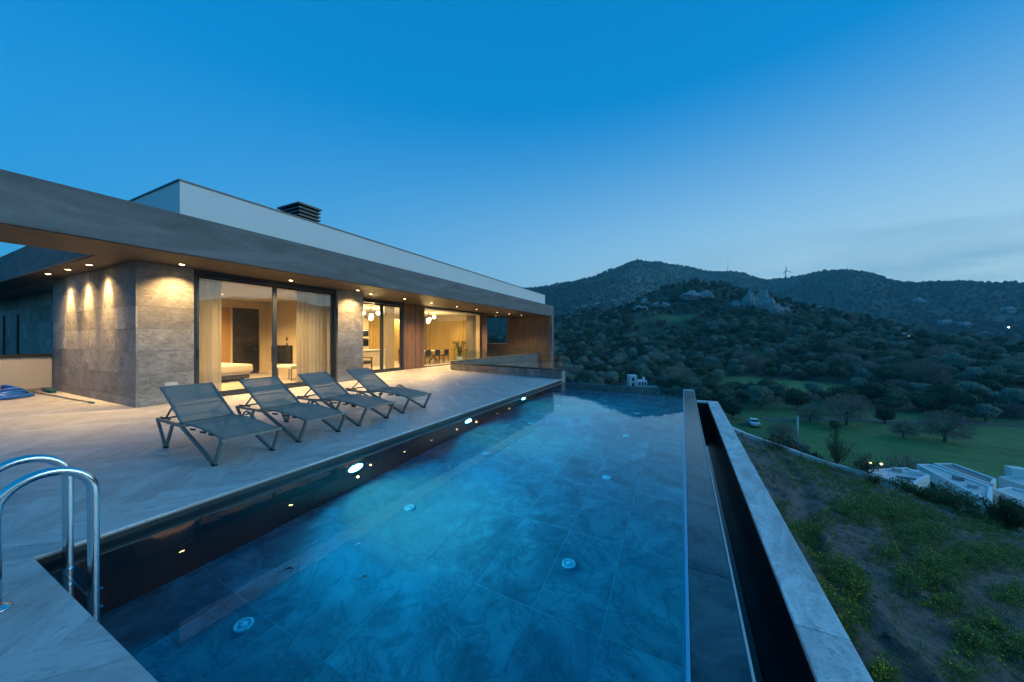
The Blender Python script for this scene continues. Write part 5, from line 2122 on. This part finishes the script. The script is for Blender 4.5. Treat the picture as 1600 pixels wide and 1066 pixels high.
sv, sf = [], []
bm = bmesh.new()
bmesh.ops.create_icosphere(bm, subdivisions=1, radius=1)
iv, ifc = [np.array(v_.co[:]) for v_ in bm.verts], [[v_.index for v_ in f_.verts] for f_ in bm.faces]
bm.free()
for _ in range(2600):
    x, y = 0.8 + 9 * rng.random() ** 1.6, rng.uniform(0.2, 15.8)
    if fbm(np.array([x / 0.9]), np.array([y / 0.9]), 3, 93)[0] < -0.06:
        continue
    z = float(plot_z(np.array([x]), np.array([y]))[0])
    r0 = 0.010 + 0.035 * rng.random() ** 4
    o_ = len(sv)
    ax = rng.uniform(0.6, 1.3, 3) * np.array([1, 1, 0.6]) * r0
    for q in iv:
        sv.append(tuple(q * ax * rng.uniform(0.75, 1.2) + np.array([x, y, z + r0 * 0.15])))
    sf.extend([tuple(i + o_ for i in f_) for f_ in ifc])
me = bpy.data.meshes.new('clods')
me.from_pydata(sv, [], sf)
me.materials.append(MATS['dirt'])
o = bpy.data.objects.new('dirt_clods', me)
col.objects.link(o)
tag(o, 'loose stones and clods of earth on the dirt slope', 'stones', kind='stuff')


def bush(px, py, w_px, h_px, label, leaf='bush_leaf', dens=900, twiggy=0.4, seed=1):
    """loose shrub: stems fanning out with small leaves"""
    x, y, z, t_ = plot_pt(px, py)
    W_, H_ = w_px * t_ / F_PX / 2, h_px * t_ / F_PX
    r_ = np.random.default_rng(seed)
    th = thing('shrub', (x, y, z), label, 'shrub', 'shrubs along the edge of the plot')
    ms, ml = MB(), MB()
    base = Vector((x, y, z - 0.05))
    n_ = int(14 + 16 * twiggy)
    for k in range(n_):
        a = r_.uniform(0, 6.283)
        rr = math.sqrt(r_.uniform(0, 1))
        tip = base + Vector((math.cos(a) * rr * W_, math.sin(a) * rr * W_, H_ * r_.uniform(0.55, 1.05) * (1.1 - 0.45 * rr)))
        mid = base.lerp(tip, 0.5) + Vector(rnd_dir(r_)) * H_ * 0.07
        ms.tube([base, mid, tip], [0.012, 0.008, 0.003], 4, cap=False)
        for b in range(4):
            q = base.lerp(tip, r_.uniform(0.4, 0.95))
            e_ = q + Vector(rnd_dir(r_)) * H_ * 0.2 + Vector((0, 0, H_ * 0.06))
            ms.tube([q, e_], [0.005, 0.002], 3, cap=False)
        for _ in range(int(dens / n_)):
            q = base.lerp(tip, math.sqrt(r_.uniform(0.08, 1.0))) + Vector(rnd_dir(r_)) * W_ * 0.16
            leaf_shape(ml, q, Vector(rnd_dir(r_)) + Vector((0, 0, 0.4)), Vector((0, 0, 1)), H_ * 0.07 + 0.03, 0.028)
    ms.build('stems', 'bark', th)
    ml.build('leaves', leaf, th)


bush(1212, 703, 44, 26, 'sparse rust-brown shrub on the garden wall nearest the pool parapet', 'rust_leaf', 260, 0.8, 1)
bush(1308, 728, 38, 66, 'tall thin yellow-green shrub on the garden wall', 'bush_leaf', 420, 0.7, 2)
bush(1352, 744, 42, 42, 'dark twiggy rust-coloured shrub left of the rooftop lamps', 'rust_leaf', 420, 0.9, 3)
bush(1362, 756, 30, 22, 'small dark bush at the end of the garden wall', 'bush_leaf', 420, 0.4, 4)
bush(1458, 784, 96, 32, 'wide dark green bush in front of the white flat roofs', 'bush_leaf', 4200, 0.5, 5)
bush(1572, 826, 66, 50, 'tall green bush at the right edge of the plot', 'bush_leaf', 3000, 0.5, 6)
bush(1522, 812, 50, 20, 'low bush between the two big green bushes', 'bush_leaf', 900, 0.4, 7)

# garden wall along the edge of the plot
gw = thing('garden_wall', (3.5, 16, -2.6), 'thin white garden wall running along the edge of the dirt slope', 'wall')
pts = [(1128, 664), (1160, 678), (1205, 692), (1250, 707), (1300, 722), (1345, 737), (1376, 748)]
gp = []
for px, py in pts:
    x, y, z, t_ = plot_pt(px, py + 6)
    gp.append(Vector((x, y, z)))
for a, b in zip(gp[:-1], gp[1:]):
    mb = MB()
    d = (b - a)
    n_ = Vector((-d.y, d.x, 0)).normalized() * 0.11
    mb.add([a - n_ - Vector((0, 0, 0.8)), b - n_ - Vector((0, 0, 0.8)), b + n_ - Vector((0, 0, 0.8)), a + n_ - Vector((0, 0, 0.8)),
            a - n_ + Vector((0, 0, 0.17)), b - n_ + Vector((0, 0, 0.17)), b + n_ + Vector((0, 0, 0.17)), a + n_ + Vector((0, 0, 0.17))],
           [(0, 3, 2, 1), (4, 5, 6, 7), (0, 1, 5, 4), (1, 2, 6, 5), (2, 3, 7, 6), (3, 0, 4, 7)])
    mb.build('wall_section', 'wall_white', gw)


# ================================================================== NEIGHBOURING HOUSES
def flat_house(name, label, poly_px, z_top, hgt, roof='roof_screed', inner=None, windows=(), boxes=()):
    P_ = [at_z(px, py, z_top) for px, py in poly_px]
    c = sum(P_, Vector()) / len(P_)
    th = thing(name, (c.x, c.y, z_top - hgt), label, 'house', 'white houses below the plot')
    # make the outline counter-clockwise
    ar = sum(P_[i].x * P_[(i + 1) % len(P_)].y - P_[(i + 1) % len(P_)].x * P_[i].y for i in range(len(P_)))
    if ar < 0:
        P_.reverse()
    mb = MB()
    mb.prism([(p.x, p.y) for p in P_], z_top - hgt, z_top - 0.35)
    mb.build('wall', 'white_paint', th)
    mb = MB()
    mb.prism([((p.x - c.x) * 0.985 + c.x, (p.y - c.y) * 0.985 + c.y) for p in P_], z_top - 0.349, z_top - 0.33)
    mb.build('roof', roof, th)
    n_ = len(P_)
    for i in range(n_):
        a, b = P_[i], P_[(i + 1) % n_]
        d = (b - a).normalized()
        nn = Vector((d.y, -d.x, 0)) * -0.22
        mb = MB()
        e = d * 0.22
        mb.prism([(a.x, a.y), (b.x, b.y), (b.x + nn.x - e.x, b.y + nn.y - e.y), (a.x + nn.x + e.x, a.y + nn.y + e.y)], z_top - 0.348, z_top - 0.20)
        mb.build('parapet', 'white_paint', th)
    for (i, f0, f1, z0, z1) in windows:
        a, b = P_[i % n_], P_[(i + 1) % n_]
        d = (b - a).normalized()
        nn = Vector((d.y, -d.x, 0))
        q0, q1 = a.lerp(b, f0) + nn * 0.012, a.lerp(b, f1) + nn * 0.012
        mb = MB()
        mb.prism([(q0.x, q0.y), (q1.x, q1.y), (q1.x + nn.x * 0.05, q1.y + nn.y * 0.05), (q0.x + nn.x * 0.05, q0.y + nn.y * 0.05)], z_top + z0, z_top + z1)
        w_ = mb.build('window', 'dark_pane', th)
    for (px, py, sx, sy, sz, mat, nm) in boxes:
        q = at_z(px, py, z_top - 0.33)
        mb = MB()
        mb.box(q.x - sx / 2, q.x + sx / 2, q.y - sy / 2, q.y + sy / 2, z_top - 0.329, z_top - 0.33 + sz, bev=0.03)
        mb.build(nm, mat, th)
    return th, P_


allw = [(i, f, f + 0.16, -2.4, -1.2) for i in range(5) for f in (0.15, 0.45, 0.72)]
flat_house('flat_roofed_house', 'white flat-roofed house with two small warm lamps on its roof', [(1352, 731), (1415, 727), (1453, 739), (1418, 758)], -11.0, 5.5, windows=allw,
           boxes=((1402, 737, 0.5, 0.5, 0.35, 'galvanised', 'roof_unit'), (1430, 741, 0.7, 0.5, 0.35, 'white_paint', 'roof_unit'), (1416, 748, 1.3, 0.3, 0.15, 'roof_grey', 'roof_duct')))
flat_house('flat_roofed_house', 'long white house with a wide pale roof behind the green bush', [(1432, 722), (1454, 722), (1551, 757), (1549, 782)], -11.4, 5.0, windows=allw,
           boxes=((1497, 750, 0.6, 0.5, 0.3, 'roof_grey', 'roof_unit'), (1520, 762, 0.5, 0.5, 0.3, 'galvanised', 'roof_unit')))
flat_house('flat_roofed_house', 'white house with a dark grey flat roof at the back of the group', [(1458, 721), (1490, 721), (1557, 745), (1552, 755)], -12.0, 4.5, 'roof_grey', windows=allw)
flat_house('flat_roofed_house', 'white house with dark windows at the right edge of the picture', [(1554, 761), (1580, 757), (1660, 780), (1640, 796)], -12.0, 5.0, windows=[(i, f, f + 0.2, -2.0, -0.7) for i in range(4) for f in (0.1, 0.4, 0.7)])
flat_house('flat_roofed_house', 'small white house with stepped roof far right above the others', [(1560, 742), (1592, 738), (1640, 752), (1602, 756)], -13.2, 4.5, windows=allw,
           boxes=((1588, 745, 1.2, 1.0, 1.0, 'white_paint', 'roof_unit'),))
for i, (px, py) in enumerate(((1360, 724), (1377, 726))):
    q = at_z(px, py, -10.6)
    th = thing('roof_lamp', (q.x, q.y, -10.9), 'small warm lamp on the white roof parapet, %s of two' % ('left' if i == 0 else 'right'), 'lamp', 'lamps on the white roof')
    mb = MB()
    mb.tube([(q.x, q.y, -11.1), (q.x, q.y, -10.6)], 0.03, 6)
    mb.build('post', 'galvanised', th)
    mb = MB()
    mb.sphere((q.x, q.y, -10.55), 0.09, 10, 8)
    mb.build('globe', 'porch_lamp', th, smooth=True)

# the small white house across the valley, just past the pool
p, t_ = hit_ground(998, 607, 30)
u_ = t_ / F_PX
dv = Vector((math.cos(YAW), math.sin(YAW), 0))          # across the view
dw = Vector((-math.sin(YAW), math.cos(YAW), 0))
vh = thing('small_white_house', p, 'small white cubic house with a terrace among the trees past the pool', 'house')


def vblock(name, mat, x0, x1, y0, y1, z0, z1):
    mb = MB()
    q = [p + dv * x * u_ + dw * y * u_ for x, y in ((x0, y0), (x1, y0), (x1, y1), (x0, y1))]
    mb.prism([(a.x, a.y) for a in q], p.z + z0 * u_, p.z + z1 * u_)
    return mb.build(name, mat, vh)


vblock('tower', 'white_paint', -13, -1, 4, 16, -6, 20)
vblock('wall', 'white_paint', -1, 14, 2, 16, -6, 12)
vblock('chimney', 'white_paint', 9, 12, 6, 9, 12, 17)
vblock('terrace', 'white_paint', -1, 26, -8, 2, -6, 2.5)
vblock('terrace_rail', 'white_paint', -1, 26, -8, -7.4, 2.5, 5)
for x in (0.8, 5.5, 10):
    vblock('window', 'dark_pane', x, x + 2.6, 1.6, 1.98, 4, 9)
for z in (3, 11):
    vblock('window', 'dark_pane', -9, -5.5, 3.6, 3.98, z, z + 5)

# parked car in the valley
p, t_ = hit_ground(1178, 665, 30)
car = thing('parked_car', p, 'white car parked among the olives beyond the parapet', 'car')
mb = MB()
sec = [(-2.0, 0.45, 0.80), (-1.9, 0.35, 0.95), (-1.0, 0.3, 1.0), (-0.55, 0.3, 1.42), (0.75, 0.3, 1.48), (1.45, 0.3, 1.05), (1.95, 0.35, 0.92), (2.05, 0.45, 0.7)]
vs, fs = [], []
for x, z0, z1 in sec:
    tw_ = 0.72 if z1 > 1.3 else 0.84
    vs += [(x, -0.86, z0), (x, -0.88, 0.75), (x, -tw_, z1), (x, tw_, z1), (x, 0.88, 0.75), (x, 0.86, z0)]
for i in range(len(sec) - 1):
    for k in range(6):
        k2 = (k + 1) % 6
        fs.append((i * 6 + k, i * 6 + k2, i * 6 + 6 + k2, i * 6 + 6 + k))
fs += [tuple(reversed(range(6))), tuple(range(len(vs) - 6, len(vs)))]
mb.add(vs, fs)
mb.build('body', 'car_white', car, local=True)
mb = MB()
mb.box(-0.5, 0.72, -0.80, 0.80, 1.08, 1.38)
mb.build('side_glass', 'dark_pane', car, local=True)
mb = MB()
mb.add([(-1.02, -0.7, 1.03), (-1.02, 0.7, 1.03), (-0.60, 0.66, 1.41), (-0.60, -0.66, 1.41)], [(0, 1, 2, 3)])
mb.build('windscreen', 'dark_pane', car, local=True)
for x in (-1.25, 1.25):
    for y in (-0.82, 0.82):
        mb = MB()
        mb.tube([(x, y - 0.1, 0.32), (x, y + 0.1, 0.32)], 0.32, 16)
        mb.build('wheel', 'tyre_black', car, local=True)
for y in (-0.6, 0.6):
    mb = MB()
    mb.box(-2.03, -1.93, y - 0.17, y + 0.17, 0.66, 0.8, bev=0.02)
    mb.build('headlight', 'chrome', car, local=True)
car.rotation_euler = (0, 0, YAW + R(65))

# light pole
p, t_ = hit_ground(1246, 701, 20)
hp = 51 * t_ / F_PX
th = thing('light_pole', p, 'thin pale pole standing below the garden wall', 'pole')
mb = MB()
mb.tube([(p.x, p.y, p.z - 0.3), (p.x, p.y, p.z + hp)], [0.17, 0.13], 10)
mb.build('shaft', 'galvanised', th, smooth=True)
mb = MB()
mb.tube([(p.x, p.y, p.z + hp), (p.x, p.y, p.z + hp + 0.08)], 0.16, 10)
mb.build('pole_cap', 'galvanised', th)


# tracks and roads laid on the terrain
def draped(name, px_list, width, mat, lift=0.15):
    pts_ = []
    for (a, b) in zip(px_list[:-1], px_list[1:]):
        for k in range(10):
            q = k / 10
            pts_.append(hit_ground(a[0] + (b[0] - a[0]) * q, a[1] + (b[1] - a[1]) * q, 30)[0])
    pts_.append(hit_ground(*px_list[-1], 30)[0])
    sm_ = [pts_[0]] + [(pts_[i - 1] + pts_[i] * 2 + pts_[i + 1]) / 4 for i in range(1, len(pts_) - 1)] + [pts_[-1]]
    vs, fs = [], []
    for i, p_ in enumerate(sm_):
        d = sm_[min(i + 1, len(sm_) - 1)] - sm_[max(i - 1, 0)]
        n_ = Vector((-d.y, d.x, 0)).normalized() * width / 2
        for s_ in (-1, 0, 1):
            x, y = p_.x + n_.x * s_, p_.y + n_.y * s_
            vs.append((x, y, gz(x, y) + lift))
        if i:
            o_ = i * 3
            fs += [(o_ - 3, o_, o_ + 1, o_ - 2), (o_ - 2, o_ + 1, o_ + 2, o_ - 1)]
    mb = MB()
    mb.add(vs, fs)
    struct(mb.build(name, mat))


draped('farm_track', [(1195, 656), (1260, 656), (1340, 657), (1420, 660), (1500, 662), (1590, 664)], 2.2, 'dirt', 0.08)
draped('valley_road', [(1490, 530), (1503, 533), (1513, 538), (1522, 545)], 9, 'asphalt', 0.6)
draped('hill_road', [(1555, 521), (1572, 514), (1588, 509), (1615, 502)], 11, 'asphalt', 0.8)
draped('hill_track', [(880, 488), (905, 480), (935, 474), (965, 468)], 9, 'rock', 0.8)

# distant houses
far_h = [(1284, 487, 20, 6, 'cluster house on the far slope below the wind turbine'), (1440, 474, 13, 6, 'pale house high on the far ridge slope'), (1447, 476, 9, 4, 'lower pale house beside the one on the far ridge'),
         (1486, 509, 24, 6, 'long pale house in the far valley'), (1516, 512, 16, 6, 'pale house right of the long one in the far valley'), (1583, 487, 18, 5, 'row of pale houses near the right edge, upper'),
         (1468, 552, 26, 5, 'low long white building above the woods on the right'), (1511, 564, 15, 5, 'small white roof among the trees at right'), (1592, 556, 24, 5, 'wide white roof at the right edge above the woods'),
         (1417, 527, 12, 5, 'small lit house in the far valley'), (1405, 530, 8, 4, 'tiny house left of the lit one in the far valley'), (1348, 560, 9, 5, 'little white hut among the hillside trees'), (1546, 524, 12, 4, 'pale house below the hill road')]
for px, py, w_, h_, lab in far_h:
    p, t_ = hit_ground(px, py, 60)
    u_ = t_ / F_PX
    th = thing('distant_house', p, lab, 'house', 'distant pale houses')
    def fb(name, mat, x0, x1, y0, y1, z0, z1):
        mb = MB()
        q = [p + dv * x * u_ + dw * y * u_ for x, y in ((x0, y0), (x1, y0), (x1, y1), (x0, y1))]
        mb.prism([(a.x, a.y) for a in q], p.z + z0 * u_, p.z + z1 * u_)
        return mb.build(name, mat, th)
    fb('wall', 'far_wall', -w_ / 2, w_ / 2, -2, 8, -6, h_)
    fb('upper_wall', 'far_wall', -w_ / 2, w_ * 0.1, 1, 8, h_, h_ * 1.5)
    n_ = max(2, int(w_ / 4))
    for k in range(n_):
        x = -w_ / 2 + (k + 0.3) * w_ / n_
        fb('window', 'dark_pane', x, x + w_ / n_ * 0.4, -2.2, -2.01, h_ * 0.3, h_ * 0.75)
for px, py, lab in ((1421, 526, 'bright street lamp beside the lit house in the far valley'), (1512, 537, 'bright street lamp on the curve of the valley road'), (1576, 512, 'bright street lamp on the hill road at right')):
    p, t_ = hit_ground(px, py + 4, 60)
    u_ = t_ / F_PX
    th = thing('street_lamp', p, lab, 'street lamp', 'street lamps in the far valley')
    mb = MB()
    mb.tube([(p.x, p.y, p.z - 1), (p.x, p.y, p.z + 4 * u_)], 0.2, 6)
    mb.build('post', 'galvanised', th)
    mb = MB()
    mb.sphere((p.x, p.y, p.z + 4.3 * u_), 0.85 * u_, 12, 8)
    mb.build('lamp_head', 'far_lamp', th, smooth=True)

# rock towers on the hill crest
rocks_px = [(1173, 478, 20, 34, 'tall layered grey rock tower on the hill crest'), (1197, 484, 22, 36, 'grey rock face beside the layered tower'), (1212, 487, 20, 20, 'sloping grey rock slab right of the rock face'),
            (1188, 470, 12, 24, 'narrow dark rock between the two crest towers'), (988, 466, 16, 16, 'pointed grey rock on the left of the hill crest'), (1008, 473, 12, 14, 'small round rock left of the crest middle'),
            (1000, 480, 24, 8, 'low rock band under the left crest rocks'), (1030, 474, 30, 8, 'long low rock ledge on the left crest'), (1080, 462, 30, 14, 'broad rock knoll in the middle of the crest'), (1104, 460, 24, 12, 'rock knoll right of the crest middle'),
            (1150, 474, 16, 10, 'small boulder group left of the rock towers'), (1225, 483, 16, 8, 'flat boulder right of the rock towers')]
for i, (px, py, w_, h_, lab) in enumerate(rocks_px):
    d = ray(px, py)
    p, t_ = hit_ground(px, py + 5, 60)
    if t_ > 700:
        t_ = 440.0
        p = Vector((d.x * t_, d.y * t_, 0))
        p.z = gz(p.x, p.y)
    u_ = t_ / F_PX
    bm = bmesh.new()
    bmesh.ops.create_icosphere(bm, subdivisions=4, radius=1)
    sd = Vector((i * 7.1, i * 3.3, 0))
    for v_ in bm.verts:
        c = v_.co.copy()
        n1 = mnoise.fractal(c * 1.3 + sd, 0.9, 2.1, 5)
        lay = 0.12 * math.sin((c.z * 6 + mnoise.noise(c * 2 + sd) * 1.5)) if h_ > 12 else 0
        crk = 0.22 * abs(mnoise.noise(Vector((c.x * 3.1, c.y * 3.1, c.z * 0.6)) + sd))
        k = 1 + 0.24 * n1 - crk + lay
        q = c * k
        zz = max(q.z, -0.35)
        v_.co = p + dv * q.x * w_ / 2 * u_ + dw * q.y * w_ / 2 * u_ + Vector((0, 0, (zz * 0.85 + 0.1) * h_ * u_))
    mb = MB()
    mb.bm(bm)
    th = thing('crest_rock', p, lab, 'rock', 'rocks on the hill crest')
    mb.build('rock_body', 'rock', th)

# wind turbine and mast on the skyline
d = ray(1227.5, 440)
tt = ridge_r(math.degrees(math.atan2(d.x, d.y))) / math.hypot(d.x, d.y)
p = Vector((d.x * tt, d.y * tt, gz(d.x * tt, d.y * tt)))
u_ = tt / F_PX
wt_ = thing('wind_turbine', p, 'wind turbine standing on the far ridge', 'wind turbine')
hub = p + Vector((0, 0, 18 * u_))
hub.z = CAM_H + tt * (HOR - 423.5) / F_PX
mb = MB()
mb.tube([p - Vector((0, 0, 8)), hub], [2.2, 1.3], 10)
mb.build('tower', 'turbine_white', wt_, smooth=True)
mb = MB()
mb.bar(hub - dw * 5, hub + dw * 4, 3, 3)
mb.build('nacelle', 'turbine_white', wt_)
for k in range(3):
    a = R(100 + 120 * k)
    e_ = dv * math.cos(a) + Vector((0, 0, math.sin(a)))
    mb = MB()
    h0 = hub - dw * 6
    mb.tube([h0, h0 + e_ * 3 * u_, h0 + e_ * 8.5 * u_], [1.0, 1.4, 0.4], 6)
    mb.build('blade', 'turbine_white', wt_)
d = ray(1137, 428)
tt = ridge_r(math.degrees(math.atan2(d.x, d.y))) / math.hypot(d.x, d.y)
p = Vector((d.x * tt, d.y * tt, gz(d.x * tt, d.y * tt)))
ms = thing('radio_mast', p, 'thin radio mast on the far ridge left of the turbine', 'mast')
mb = MB()
mb.tube([p - Vector((0, 0, 5)), Vector((p.x, p.y, CAM_H + tt * (HOR - 409) / F_PX))], [0.9, 0.5], 6)
mb.build('mast_pole', 'turbine_white', ms)
mb = MB()
mb.tube([p, p + Vector((0, 0, 10))], 2, 6)
mb.build('mast_base', 'turbine_white', ms)

# ================================================================== HAZE
t = NT('haze')
t.t.nodes.remove(t.b)
vol = t.n('ShaderNodeVolumePrincipled', {'Color': (0.32, 0.86, 1.0), 'Density': 0.00022, 'Anisotropy': 0.0})
t.t.links.new(vol.outputs[0], t.out.inputs['Volume'])
mb = MB()
mb.box(-2750, 2750, -2750, 2750, -60, 420)
hz = mb.build('haze', 'haze')
tag(hz, 'thin blue evening haze over the valley', 'haze', kind='stuff')
